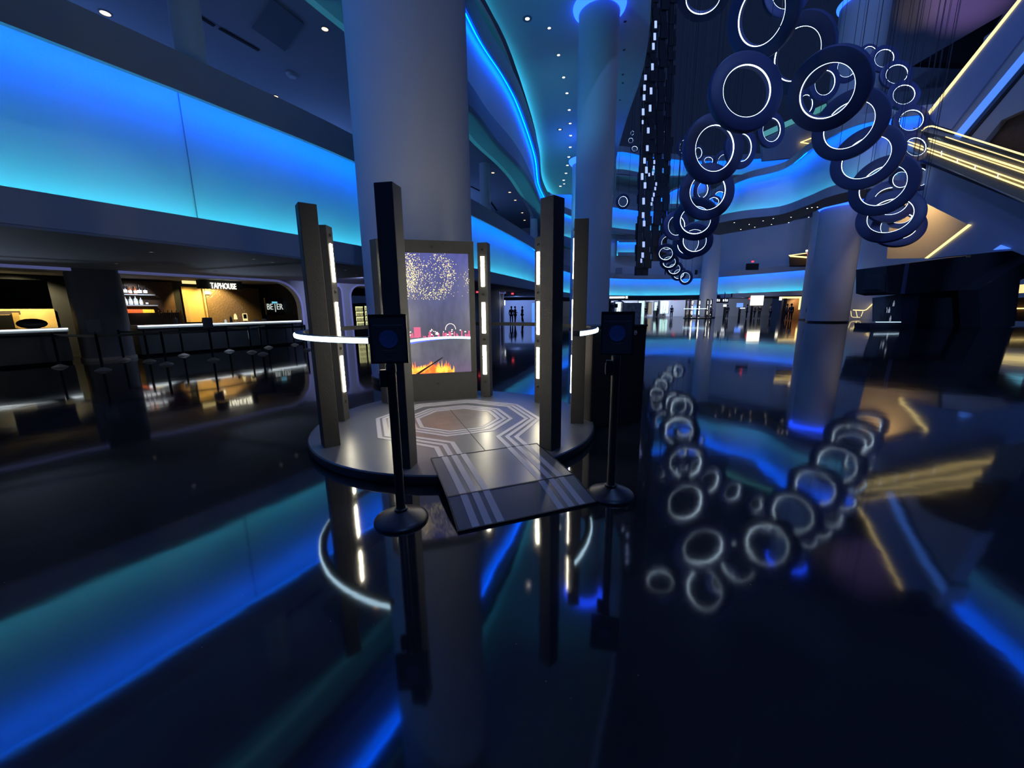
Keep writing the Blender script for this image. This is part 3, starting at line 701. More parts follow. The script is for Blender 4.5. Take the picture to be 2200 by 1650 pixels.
# ---------------------------------------------------------------- hanging ring lights
RINGS = [
('F',1.600,(12.56,29.06,21.18),(-0.338,-0.187,-0.922)),
('F',1.600,(19.86,32.26,23.45),(-0.084,-0.996,-0.011)),
('F',1.600,(11.02,19.41,13.95),(-0.815,-0.311,-0.488)),
('F',1.600,(13.97,21.24,13.48),(-0.811,-0.369,-0.454)),
('F',1.600,(10.05,18.46,10.49),(0.049,-0.995,0.085)),
('F',1.600,(13.88,18.87,10.75),(-0.758,-0.354,-0.548)),
('F',1.600,(17.58,22.07,10.69),(-0.789,-0.571,-0.224)),
('F',1.600,(19.74,23.27,9.54),(-0.802,-0.598,-0.015)),
('F',1.600,(21.61,24.03,8.32),(-0.841,-0.539,-0.057)),
('F',1.600,(23.40,25.22,6.90),(-0.660,-0.711,0.242)),
('B',1.600,(28.59,31.00,9.17),(-0.370,-0.899,0.233)),
('B',1.600,(29.18,30.63,7.31),(-0.438,-0.828,0.350)),
('B',1.397,(40.90,42.97,10.64),(-0.375,-0.796,0.475)),
('B',1.186,(39.92,42.39,14.11),(-0.896,-0.099,-0.433)),
('R',0.901,(37.52,45.83,27.39),(-0.080,-0.954,0.287)),
('R',1.289,(36.69,43.02,25.20),(-0.140,-0.978,0.155)),
('R',1.377,(36.83,41.52,23.04),(-0.184,-0.960,0.211)),
('R',1.377,(36.77,40.36,20.75),(-0.157,-0.968,0.197)),
('R',1.450,(37.07,39.51,18.23),(-0.205,-0.960,0.190)),
('R',1.312,(36.55,38.10,15.48),(-0.086,-0.963,0.254)),
('R',1.186,(37.52,38.17,13.01),(0.089,-0.989,0.115)),
('I',1.466,(28.18,38.91,21.07),(0.088,-0.994,-0.058)),
('I',1.312,(32.11,41.72,23.77),(-0.022,-0.999,0.046)),
('I',1.265,(29.12,42.41,20.98),(0.241,-0.969,-0.051)),
('I',1.416,(22.61,36.88,16.49),(0.230,-0.973,0.007)),
('L',1.600,(10.11,20.99,9.23),(0.149,-0.989,-0.022)),
('L',1.521,(18.27,33.47,13.86),(0.283,-0.959,-0.023)),
('L',1.600,(11.70,24.65,8.26),(-0.025,-0.999,0.034)),
('L',1.570,(13.40,29.57,7.75),(-0.509,-0.640,-0.576)),
('L',1.416,(15.37,33.74,7.01),(-0.592,-0.656,-0.468)),
('L',1.377,(15.72,35.74,7.08),(-0.671,-0.708,-0.223)),
('M',1.265,(14.99,36.93,8.78),(0.189,-0.982,-0.010)),
('M',0.971,(15.95,41.22,7.97),(0.124,-0.990,-0.060)),
('M',0.987,(15.66,40.58,6.88),(-0.464,-0.758,-0.458)),
('M',0.936,(16.52,41.77,6.20),(-0.342,-0.750,-0.566)),
('M',0.864,(17.46,42.65,5.58),(-0.368,-0.769,-0.523)),
('M',0.808,(18.73,44.48,5.20),(-0.210,-0.893,-0.399)),
('M',0.770,(18.50,42.12,4.62),(-0.757,-0.642,-0.125)),
('S',1.099,(19.51,42.12,13.21),(0.395,-0.911,-0.118)),
('S',0.750,(23.68,46.73,13.84),(-0.251,-0.932,0.261)),
('S',0.789,(22.23,45.06,12.79),(-0.213,-0.909,0.358)),
('S',1.037,(19.48,41.84,11.21),(-0.227,-0.782,0.581)),
('S',0.827,(21.05,47.19,18.44),(0.378,-0.922,-0.080)),
('S',0.669,(21.34,45.13,16.92),(-0.094,-0.934,0.346)),
('S',1.158,(21.86,43.05,16.01),(0.257,-0.956,-0.144)),
('G',0.357,(16.04,55.68,23.95),(0.321,-0.915,-0.244)),
('G',0.404,(14.99,52.52,21.85),(-0.150,-0.989,-0.003)),
('G',0.451,(13.66,46.20,18.57),(-0.053,-0.942,0.330)),
('G',1.099,(16.29,44.93,18.96),(0.742,-0.666,-0.077)),
('G',0.971,(19.39,47.33,19.16),(0.520,-0.829,-0.204)),
('G',0.789,(12.31,45.07,12.92),(0.170,-0.982,-0.083)),
]
RSD = {'B': .78, 'S': .72, 'M': .80, 'I': .80, 'R': .64}
CHN = {'F': ('large navy ring light in the front chain', 'from the top'), 'B': ('navy ring light seen behind the front chain', 'from its left'), 'R': ('small ring light in the arc right of the front chain', 'from the top'),
       'I': ('distant ring light seen through the front chain', 'in that group'), 'L': ('ring light in the left-hand chain', 'from the top'), 'M': ('small ring light in the left chain tail', 'from the top'),
       'S': ('tiny ring light glimpsed through the left-hand chain', 'in that group'), 'G': ('tiny far ring light beside the hanging mesh screen', 'counted downward')}
ORD = ['first', 'second', 'third', 'fourth', 'fifth', 'sixth', 'seventh', 'eighth', 'ninth', 'tenth', 'eleventh']
cnt = {}
rb_me = rl_me = None
for (ch, R_, c_, n_) in RINGS:
    k = cnt.get(ch, 0); cnt[ch] = k+1
    RS = RSD.get(ch, .86) if not (ch == 'B' and k > 1) else .56; P = CAM+(Vector(c_)-CAM)*RS; Rr = R_*RS; N = Vector(n_).normalized()
    root = bpy.data.objects.new('ring_light', None); COL.objects.link(root); root.empty_display_size = .2
    root.matrix_world = Matrix.Translation(P) @ N.to_track_quat('Z', 'Y').to_matrix().to_4x4() @ Matrix.Scale(Rr, 4)
    nm, sfx = CHN[ch]
    tag(root, nm+', '+ORD[k]+' '+sfx, 'ring light', 'hanging ring lights')
    if rb_me is None:
        prof = [(.65, -.085), (.665, -.10), (.96, -.10), (.99, -.08), (1., -.04), (1., .04), (.99, .08), (.96, .10), (.665, .10), (.65, .085)]
        a_ = MB().lathe(prof, seg=72, closed=True).build('body', M['ring_body'], root, smooth=True); rb_me = a_.data
        a_ = MB().lathe([(.652, .045), (.652, .088), (.643, .084), (.640, .070), (.643, .050)], seg=72, closed=True).build('led_strip', M['led_ring'], root, smooth=True); rl_me = a_.data
    else:
        a_ = bpy.data.objects.new('body', rb_me); COL.objects.link(a_); a_.parent = root
        a_ = bpy.data.objects.new('led_strip', rl_me); COL.objects.link(a_); a_.parent = root
    # two suspension cables, straight up from the rim
    mi = root.matrix_world.inverted(); e = Vector((-N.y, N.x, 0)); e = e.normalized() if e.length > 1e-3 else Vector((1, 0, 0))
    cbm = MB()
    for s_ in (-1, 1):
        q = P+e*s_*Rr*.85+Vector((0, 0, Rr*.35*abs(N.z)*0)); up = N.cross(e); up = up if up.z > 0 else -up
        q = P+e*s_*Rr*.8+up*Rr*.5
        pts = [q, Vector((q.x, q.y, 32.))]
        cbm.tube([mi @ p for p in pts], .011/Rr, 5)
    cbm.build('cables', M['cable'], root)
bpy.context.view_layer.update()

# ---------------------------------------------------------------- hanging mesh screen, seen edge-on
T = empty('hanging_led_mesh', (11.3, 32.0, 4.3)); tag(T, 'tall dark hanging lattice screen dotted with small white lights', 'screen')
rn = random.Random(11)
ox, oy, oz = 11.3, 32.0, 4.3
path = []
for i in range(40):
    y = 590-i*600/39; xl = 1363+14*math.sin(min(1, (590-y)/590)*1.3)+(590-y)*.012; path.append((xl, y))
def tp(x, y, Y): p = aty(x, y, Y); return Vector((p.x-ox, p.y-oy, p.z-oz))
for (o0, Y) in ((0, 30.), (16, 31.2), (34, 32.6), (52, 34.)):
    mx = MB()
    for i in range(39):
        (xa, ya), (xb, yb) = path[i], path[i+1]
        if ya > 575-o0*.1 and o0 > 30: continue
        j0 = rn.uniform(-2.5, 2.5); wv = rn.uniform(11, 16)
        a = tp(xa+o0+j0, ya+2, Y); b = tp(xb+o0+j0, yb-2, Y); c = tp(xa+o0+j0+wv, ya+2, Y+.5); d = tp(xb+o0+j0+wv, yb-2, Y+.5)
        mx.prism([a, c, d, b], (.05, -.12, 0))
    tag(mx.build('lattice_layer', M['rubber'], T), kind='stuff')
for (o0, Y) in ((4, 29.9), (66, 34.3)):
    MB().tube([tp(path[i][0]+o0, path[i][1], Y) for i in range(0, 40, 3)], .05, 6).build('truss_tube', M['black_metal'], T)
lights = [(1409,52,15),(1407,78,15),(1404,99,14),(1402,143,14),(1387,166,11),(1385,188,12),(1399,195,14),(1384,209,12),(1397,232,14),(1382,240,14),(1381,262,8),(1393,280,12),(1391,318,12),(1385,345,12),(1389,365,14),(1380,379,14),(1386,398,13),(1383,432,14),(1382,462,12),(1384,480,12),(1383,525,12),(1381,548,11),(1378,560,9),(1406,348,8),(1405,360,8),(1403,372,8),(1408,405,7),(1405,418,8),(1402,428,8),(1400,438,7),(1410,395,7),(1395,375,7)]
for (x_, y_, h_) in lights:
    wd_ = 5.0 if h_ > 9 else 3.2
    a = tp(x_-wd_/2, y_+h_/2, 29.7); b = tp(x_+wd_/2, y_+h_/2, 29.7); c = tp(x_+wd_/2, y_-h_/2, 29.7); d = tp(x_-wd_/2, y_-h_/2, 29.7)
    MB().prism([a, b, c, d], (0, .05, 0)).build('light_tile', M['tile_light'], T)

# ---------------------------------------------------------------- queue stanchions in front of the bar
def queue_post(x, y, label, sign=False):
    S = empty('queue_stanchion', (x, y, 0)); tag(S, label, 'stanchion', 'belt stanchions queueing before the bar')
    lathe_base(MB(), .17, 32).build('base', M['steel_dim'], S, smooth=True)
    MB().lathe([(.001, .086), (.032, .09), (.032, .95), (.036, .955), (.036, 1.0), (.001, 1.01)], seg=16).build('pole', M['black_metal'], S, smooth=True)
    if sign:
        F = empty('paper_sign', (x, y, 1.01), math.atan2(y, x)-PI/2); tag(F, 'pale blank notice on top of a queue stanchion, '+sign, 'sign', 'notices on the queue stanchions')
        MB().box(-.012, .012, -.008, .008, -.0, .05).build('clip', M['black_metal'], F)
        MB().box(-.13, .13, -.008, .008, .03, .36).build('sheet', M['paper'], F)
    return Vector((x, y))
M['steel_dim'] = mat('steel_dim', (.60, .56, .53), .45, .2)
near_row = [(-90, 805), (129, 789), (222, 796), (358, 783), (459, 774), (565, 761), (660, 752)]
far_row = [(267, 774), (321, 777), (395, 764), (493, 755), (541, 757), (577, 747), (633, 741)]
ORD2 = ['first', 'second', 'third', 'fourth', 'fifth', 'sixth', 'seventh']
for nm, row, hide in (('near row', near_row, 1), ('row closest to the bar', far_row, 0)):
    pts = []
    for k, (px_, py_) in enumerate(row):
        p = atz(px_, py_, 0)
        sg = {(1, 2): 'the left one', (1, 4): 'the one under the lit sign'}.get((hide, k))
        pts.append(queue_post(p.x, p.y, 'belt stanchion, %s from the left in the %s' % (ORD2[k], nm), sg))
    for k in range(len(pts)-1):
        a, b = pts[k], pts[k+1]; d = (b-a); 
        if d.length > 6.5: continue
        n_ = Vector((-d.y, d.x)).normalized()*.012; dd = d.normalized()*.04; a = a+dd; b = b-dd
        bl = MB().prism([(a.x, a.y, .90), (b.x, b.y, .90), (b.x, b.y, .965), (a.x, a.y, .965)], (n_.x, n_.y, 0)).build('belt', M['black_metal'])
        tag(bl, 'black retractable belt, %s span from the left in the %s' % (ORD2[k], nm), 'belt', 'belts between the queue stanchions')

# ---------------------------------------------------------------- arcade wall with round-cornered openings, bar behind
PB = Vector((-13.9, 12.0)); PD = Vector((3.7, 6.3)).normalized(); PN = Vector((-PD.y, PD.x))
def bp(x, y, off=0.): q = PB+PN*off; return atpl(x, y, q, PN)
def bs(x, off=0.): p = bp(x, 700, off); return (Vector((p.x, p.y))-PB).dot(PD)
def bw(s, z, off=0.): q = PB+PD*s+PN*off; return (q.x, q.y, z)
def arch_wall(name, P0, D, s0, s1, opens, H=2.98, head=2.84, R=.75, th=.35, edge='lav_led'):
    """opens: list of (sa, sb, corner radius left, right)"""
    N_ = Vector((-D.y, D.x)); mb = MB(); ed = MB()
    def P(s, z, o=0): q = P0+D*s+N_*o; return (q.x, q.y, z)
    cur = s0
    for (sa, sb, rl, rr) in opens:
        if sa > cur: mb.prism([P(cur, 0), P(sa, 0), P(sa, H), P(cur, H)], (N_.x*th, N_.y*th, 0))
        arc = []
        for k in range(9):
            a = PI-(PI/2)*k/8
            arc.append((sa+rl+rl*math.cos(a), head-rl+rl*math.sin(a)))
        for k in range(9):
            a = PI/2-(PI/2)*k/8
            arc.append((sb-rr+rr*math.cos(a), head-rr+rr*math.sin(a)))
        for (a, b) in zip(arc[:-1], arc[1:]):
            if b[0]-a[0] > 1e-5: mb.prism([P(a[0], a[1]), P(b[0], b[1]), P(b[0], H), P(a[0], H)], (N_.x*th, N_.y*th, 0))
        line = [(sa, 0.02)]+arc+[(sb, 0.02)]
        for (a, b) in zip(line[:-1], line[1:]):
            if abs(a[0]-b[0])+abs(a[1]-b[1]) < 1e-5: continue
            t = Vector((b[0]-a[0], b[1]-a[1])).normalized(); nn = (t.y*-.09*-1, -t.x*-.09*-1)
            ed.prism([P(a[0], a[1], -.012), P(b[0], b[1], -.012), P(b[0]+nn[0]*-1, b[1]+nn[1]*-1, -.012), P(a[0]+nn[0]*-1, a[1]+nn[1]*-1, -.012)], (N_.x*.01, N_.y*.01, 0))
        cur = sb
    if s1 > cur: mb.prism([P(cur, 0), P(s1, 0), P(s1, H), P(cur, H)], (N_.x*th, N_.y*th, 0))
    struct(mb.build('wall_'+name, M['plaster'])); trim(ed, M[edge])
sJ = bs(652)
arch_wall('arcade', PB, PD, -16, bs(722), [(-14, sJ, .8, 1.1)])
# second stretch of arcade, further along
Q0 = Vector(bw(bs(722), 0)[:2]); Q1 = Vector((-.9, 31.6)); QD = (Q1-Q0).normalized(); QN = Vector((-QD.y, QD.x))
def qs(x): p = atpl(x, 700, Q0, QN); return (Vector((p.x, p.y))-Q0).dot(QD)
arch_wall('arcade_far', Q0, QD, 0, (Q1-Q0).length, [(qs(724), qs(739.5), .35, .35), (qs(760), qs(1010), .6, .6), (qs(1083), (Q1-Q0).length-.05, .3, .05)], R=.5)
# pillar in front of the bar, counter on both sides
pc = bp(222, 700, .35); pil = empty('bar_pillar', (pc.x, pc.y, 0)); tag(pil, 'dark round-edged pillar interrupting the bar counter', 'pillar')
hw = 1.02; pr = []
pb_ = MB(); 
def rr(hx, hy, r, n=6):
    o = []
    for (cx2, cy2, a0) in ((hx-r, hy-r, 0), (-hx+r, hy-r, PI/2), (-hx+r, -hy+r, PI), (hx-r, -hy+r, 1.5*PI)):
        for k in range(n+1): a = a0+PI/2*k/n; o.append((cx2+r*math.cos(a), cy2+r*math.sin(a)))
    return o
def rot2(p, d): return (p[0]*d.x-p[1]*d.y, p[0]*d.y+p[1]*d.x)
pb_.prism([(*rot2(p, PD), 0) for p in rr(.62, .45, .3)], (0, 0, 2.97)); pb_.build('shaft', M['pillar_grey'] if 'pillar_grey' in M else M['soffit_dark'], pil, smooth=True)
MB().prism([(*rot2(p, PD), .0) for p in rr(.65, .49, .32)], (0, 0, .10)).build('plinth', M['steel_dim'], pil, smooth=True)
PCS = bs(226)
def counter(x0, x1, label, s0=None, s1=None):
    a = s0 if s0 is not None else bs(x0); b = s1 if s1 is not None else bs(x1)
    c_ = empty('bar_counter', bw(a, 0)); tag(c_, label, 'counter', 'lit bar counters')
    o = Vector(bw(a, 0))
    def L(s, z, of): return Vector(bw(s, z, of))-o
    def bx(s_a, s_b, o0, o1, z0, z1, nm, m_):
        return MB().prism([L(s_a, z0, o0), L(s_b, z0, o0), L(s_b, z0, o1), L(s_a, z0, o1)], (0, 0, z1-z0)).build(nm, m_, c_)
    bx(a, b, .08, .75, .08, 1.04, 'front', M['counter_front']); bx(a+.02, b-.02, .16, .7, 0, .08, 'kick', M['black_wall'])
    bx(a-.02, b+.02, -.02, .8, .99, 1.10, 'worktop', M['counter_top']); bx(a, b, -.05, -.02, 1.065, 1.10, 'led_edge', M['counter_led'])
counter(0, 0, 'long bar counter with white lit edge left of the pillar', s0=-13.8, s1=PCS-.85)
counter(0, 0, 'bar counter with white lit edge right of the pillar, under the taphouse sign', s0=PCS+.80, s1=sJ-.1)
# bar room shell
def bwall(x0s, x1s, off, z0, z1, nm, m_, t=.15):
    return MB().prism([bw(x0s, z0, off), bw(x1s, z0, off), bw(x1s, z0, off+t), bw(x0s, z0, off+t)], (0, 0, z1-z0)).build(nm, m_)
struct(bwall(-16, 12, 4.2, 0, 2.98, 'wall_bar_back', M['black_wall']))
struct(MB().prism([bw(sJ+.6, 0, .3), bw(sJ+.75, 0, .3), bw(sJ+.75, 0, 4.3), bw(sJ+.6, 0, 4.3)], (0, 0, 2.98)).build('wall_bar_end', M['black_wall']))
def wallpanel(x0, y0, x1, y1, off, nm, m_, lab=None, cat=None, t=.06, grp=None, st=False):
    """upright panel whose corners were measured on the back wall"""
    a = bp(x0, (y0+y1)/2, off); s0 = (Vector((a.x, a.y))-PB).dot(PD); a = bp(x1, (y0+y1)/2, off); s1 = (Vector((a.x, a.y))-PB).dot(PD)
    zt = bp((x0+x1)/2, y0, off).z; zb = bp((x0+x1)/2, y1, off).z
    o = MB().prism([bw(s0, zb, off), bw(s1, zb, off), bw(s1, zb, off+t), bw(s0, zb, off+t)], (0, 0, zt-zb)).build(nm, m_)
    if lab: tag(o, lab, cat, grp)
    if st: struct(o)
    return o, s0, s1, zb, zt
# kitchen pass, left
wallpanel(-30, 664, 122, 706, 3.9, 'wall_kitchen_pass', M['kitchen'], st=True) if 'kitchen' in M else None
M['kitchen'] = mat('kitchen', (.62, .46, .20), .5, noise=.3, nscale=3)
M['kitchen_door'] = mat('kitchen_door', (.72, .52, .18), .45, noise=.1)
wallpanel(-40, 664, 121, 708, 4.1, 'wall_kitchen', M['kitchen'], st=True)
wallpanel(-40, 600, 107, 663, 3.0, 'wall_kitchen_header', M['black_wall'], st=True)
hood, *_ = wallpanel(-20, 668, 44, 676, 3.6, 'steel_shelf', M['steel_warm'] if 'steel_warm' in M else M['steel'], 'long steel shelf above the kitchen pass', 'shelf', t=.3)
oven, *_ = wallpanel(-14, 677, 29, 704, 3.5, 'kitchen_oven', M['black_metal'], 'black oven standing in the yellow-lit kitchen pass', 'oven', t=.4)
fr_, *_ = wallpanel(29, 672, 44, 705, 3.55, 'fridge_door', M['kitchen_door'], 'pale upright fridge door beside the kitchen oven', 'fridge', t=.35)
p = bp(68, 692, .4); ob = MB().sphere((0, 0, 0), .30, 16, 8, .5); ob.v = [(v[0]*1.1+p.x, v[1]+p.y, v[2]+1.10+.15) for v in ob.v]
tag(ob.build('counter_cover', M['cloth_dark'], smooth=True), 'dark rounded covered heap on the bar counter left of the pillar', 'cover')
q = Vector(bw(bs(60, 4.), 2.7, 3.3)); spot('kitchen_lamp', q, bw(bs(55, 4.), 1.2, 4.2), (1., .74, .32), 420, 2.4, .5, .05)
# back bar with bottles
BO = 3.6
bb = empty('back_bar', bw(bs(255, BO), 0, BO)); o0 = Vector(bb.location); tag(bb, 'dark wooden back bar with two lit bottle shelves and tap rail', 'back bar')
def bbx(x0, y0, x1, y1, o_a, t, nm, m_, par=bb):
    s0, s1 = bs(x0, BO), bs(x1, BO); zt = bp((x0+x1)/2, y0, BO).z; zb = bp((x0+x1)/2, y1, BO).z
    return MB().prism([Vector(bw(s0, zb, o_a))-o0, Vector(bw(s1, zb, o_a))-o0, Vector(bw(s1, zb, o_a+t))-o0, Vector(bw(s0, zb, o_a+t))-o0], (0, 0, zt-zb)).build(nm, m_, par)
bbx(252, 604, 392, 700, BO+.35, .1, 'back_panel', M['wood_dark'])
bbx(252, 672, 392, 760, BO-.25, .6, 'cabinet', M['wood_dark'])
sh1 = bbx(266, 632, 346, 634.5, BO+.02, .33, 'shelf', M['counter_top']); sh2 = bbx(268, 655, 348, 657.5, BO+.02, .33, 'shelf', M['counter_top'])
z1_ = bp(303, 632, BO).z; z2_ = bp(305, 655, BO).z
def bottle(x, z, h, style, lab):
    s = bs(x, BO); q = bw(s, z, BO+.15)
    b = empty('liquor_bottle', (q[0], q[1], z)); tag(b, lab, 'bottle', 'bottles on the back bar shelves'); r = h*.17
    pr = [(.001, 0), (r, 0), (r, h*.55), (r*.85, h*.64), (r*.32, h*.74), (r*.30, h*.95), (.001, h*.95)]
    MB().lathe(pr, seg=14).build('glass', M[('bottle_clear', 'bottle_amber', 'bottle_dark')[style]], b, smooth=True)
    MB().lathe([(r*.36, h*.93), (r*.36, h), (.001, h)], seg=12).build('cap', M['black_metal'], b, smooth=True)
    MB().lathe([(r+.002, h*.12), (r+.004, h*.13), (r+.004, h*.42), (r+.002, h*.43)], seg=14).build('label', M['bottle_label'], b, smooth=True)
M['bottle_amber'] = mat('bottle_amber', (.35, .12, .05), .2, emi=(.5, .12, .04), es=.25, nosample=True)
M['bottle_dark'] = mat('bottle_dark', (.03, .03, .04), .2)
for i, (x_, h_, st) in enumerate(((277, .40, 0), (286, .42, 2), (297, .34, 1), (308, .33, 1), (317, .40, 2), (329, .39, 2))):
    bottle(x_, z1_, h_, st, 'liquor bottle on the upper back-bar shelf, %s from the left' % ORD2[i])
for i, (x_, h_, st) in enumerate(((283, .36, 0), (294, .36, 0), (305, .38, 0), (316, .32, 0), (328, .24, 2))):
    bottle(x_, z2_, h_, st, 'liquor bottle on the lower back-bar shelf, %s from the left' % ORD2[i])
q = bp(308, 669, BO)
spot('shelf_lamp', bw(bs(305, BO), 2.75, BO-.9), bw(bs(305, BO), 1.9, BO+.4), (.85, .9, 1.), 60, 1.2, .5, .04)
for i in range(12):
    x_ = 278+i*4.9; s = bs(x_, BO); q = bw(s, bp(x_, 673, BO).z, BO-.12)
    b = MB().lathe([(.001, 0), (.055, 0), (.05, .13), (.03, .16), (.001, .16)], (0, 0, 0), 12); col = M['garnish_red'] if i < 7 else M['garnish_yellow']
    b.v = [(v[0]+q[0], v[1]+q[1], v[2]+q[2]) for v in b.v]
    tag(b.build('garnish_jar', col, smooth=True), 'glowing %s jar on the back bar ledge, %s from the left' % ('orange' if i < 7 else 'yellow', (ORD2+['eighth', 'ninth', 'tenth', 'eleventh', 'twelfth'])[i]), 'jar', 'coloured jars on the back bar')
for i in range(11):
    x_ = 341+i*4.6; s = bs(x_, BO); q = bw(s, 0, BO-.30); z = bp(x_, 669+ (i % 2)*4, BO).z
    t_ = MB().lathe([(.012, -.16), (.014, -.02), (.024, .0), (.026, .03), (.012, .05), (.001, .05)], (q[0], q[1], z), 10)
    tag(t_.build('beer_tap', M['steel_warm'], smooth=True), 'slim metal beer tap on the dark tap wall, %s from the left' % (ORD2+['eighth', 'ninth', 'tenth', 'eleventh'])[i], 'tap', 'beer taps on the back bar')
# yellow service door, tiled wall, lettering
wallpanel(395, 617, 444, 692, 4.1, 'door_1', M['kitchen_door'], st=True)
for (a_, b_2) in ((395, 404), (440, 444)): wallpanel(a_, 616, b_2, 692, 4.02, 'trim_door', M['kitchen'], st=True)
wallpanel(392, 603, 432, 610, 3.6, 'trim_header_light', M['gold_soft'], st=True)
wallpanel(446, 618, 560, 700, 4.08, 'wall_gold_tile', M['gold_tile'], st=True)
wallpanel(441, 626, 452, 632, 4.0, 'door_sign', M['cream_light'], 'small cream notice high beside the yellow door', 'sign')
bx_, s0, s1, zb, zt = wallpanel(430, 603, 520, 621, 2.2, 'sign_bulkhead', M['black_metal'], 'dark hanging bulkhead carrying the taphouse lettering', 'bulkhead', t=.35)
a = bp(452, 610, 2.15); b = bp(507, 613, 2.15); ex = Vector((b.x-a.x, b.y-a.y, 0)); mid = (a+b)/2
tx = text_mb('TAPHOUSE', .36, (mid.x, mid.y, bp(480, 620.5, 2.15).z), ex, (0, 0, 1), .03)
# fit lettering to its measured width
def fit(tx, mid, ex, width):
    e = ex.normalized(); us = [(Vector(v)-Vector(mid)).dot(e) for v in tx.v]; k = width/(max(us)-min(us)); c0_ = (max(us)+min(us))/2
    tx.v = [tuple(Vector(v)+e*((u-c0_)*k-u)) for v, u in zip(tx.v, us)]; return tx
fit(tx, mid, ex, (b-a).length)
tag(tx.build('lit_lettering', M['white_text']), 'bright white lettering TAPHOUSE above the bar', 'sign')
l_ = bpy.data.lights.new('tile_wall_washer', 'SPOT'); l_.energy = 260; l_.color = (1., .70, .34); l_.spot_size = 1.9; l_.spot_blend = .6; l_.shadow_soft_size = .05
o_ = bpy.data.objects.new('tile_wall_washer', l_); COL.objects.link(o_); q = Vector(bw(bs(480, 3.4), 2.9, 3.2)); o_.location = q
o_.rotation_euler = (Vector(bw(bs(470, 4), 1.1, 4.2))-q).to_track_quat('-Z', 'Y').to_euler()
q = Vector(bw(bs(420, 3.4), 2.7, 3.0)); spot('door_lamp', q, bw(bs(420, 4), 1.5, 4.2), (1., .66, .20), 160, 1.5, .5, .04)
# beer screen
bx_, s0, s1, zb, zt = wallpanel(571, 640, 613, 676, 2.6, 'menu_screen', M['black_metal'], 'dark wall screen showing BEER in pale letters', 'screen', t=.1)
a = bp(574, 660, 2.57); b = bp(608, 660, 2.57); ex = Vector((b.x-a.x, b.y-a.y, 0)); mid = (a+b)/2
zb_ = bp(590, 665, 2.57).z
tx = text_mb('BE  ER', .42, (mid.x, mid.y, zb_), ex, (0, 0, 1), .02); fit(tx, mid, ex, (b-a).length)
bpy.context.view_layer.update(); bt = tx.build('beer_lettering', M['beer_white']); bt.parent = bx_; bt.matrix_parent_inverse = bx_.matrix_world.inverted(); 
e_ = ex.normalized()
gl = MB(); c_ = Vector((mid.x, mid.y, bp(591, 650, 2.57).z))
gl.obox(c_, e_*.13, PN.to_3d()*.01, (0, 0, .045)); gt = gl.build('drink_picture', M['cyan_pic']); gt.parent = bx_; gt.matrix_parent_inverse = bx_.matrix_world.inverted()
gl = MB().obox(c_-Vector((0, 0, .27)), e_*.012, PN.to_3d()*.01, (0, 0, .20)); gt = gl.build('glass_stem', M['beer_white']); gt.parent = bx_; gt.matrix_parent_inverse = bx_.matrix_world.inverted()
# things on the right-hand counter
CNT = [(445, 'dark_dispenser', 'squat dark dispenser on the counter beside the notice', .16, .22, 'cloth_dark'), (497, 'bottle_pair', 'two dark bottles standing on the counter', .05, .24, 'bottle_dark'), (485, 'small_tumbler', 'small pale tumbler on the counter', .04, .13, 'bottle_label'),
       (549, 'napkin_stack', 'pale folded napkin heap on the counter', .13, .10, 'paper'), (568, 'napkin_holder', 'low pale holder near the end of the counter', .10, .12, 'paper'), (378, 'dark_shaker', 'dark shaker standing on the counter by the taps', .06, .25, 'bottle_dark')]
for (x_, nm, lab, r_, h_, mm_) in CNT:
    q = bp(x_, 692, .45)
    tag(MB().lathe([(.001, 1.1), (r_, 1.1), (r_*1.02, 1.1+h_*.5), (r_*.8, 1.1+h_*.8), (r_*.4, 1.1+h_), (.001, 1.1+h_)], (q.x, q.y, 0), 20).build(nm, M[mm_], smooth=True), lab, nm.replace('_', ' '))
q = bp(505, 675, .5); lampb = empty('table_lamp', (q.x, q.y, 1.1)); tag(lampb, 'small glowing amber lamp on the counter against the gold tiles', 'lamp')
MB().lathe([(.001, 0), (.05, 0), (.05, .02), (.012, .03), (.012, .12)], seg=16).build('stand', M['steel_dim'], lampb, smooth=True)
MB().lathe([(.07, .12), (.05, .30), (.02, .36), (.001, .36)], seg=16).build('shade', M['gold_soft'], lampb, smooth=True)
q = bp(526, 678, .5); tb = empty('payment_tablet', (q.x, q.y, 1.1), math.atan2(ex.y, ex.x)); tag(tb, 'upright payment tablet with lit amber frame on the counter', 'tablet')
MB().box(-.09, .09, -.01, .01, .05, .36).build('frame', M['gold_soft'], tb); MB().box(-.065, .065, -.014, -.010, .14, .33).build('display', M['black_metal'], tb); MB().box(-.03, .03, -.04, .04, 0, .05).build('foot', M['black_metal'], tb)

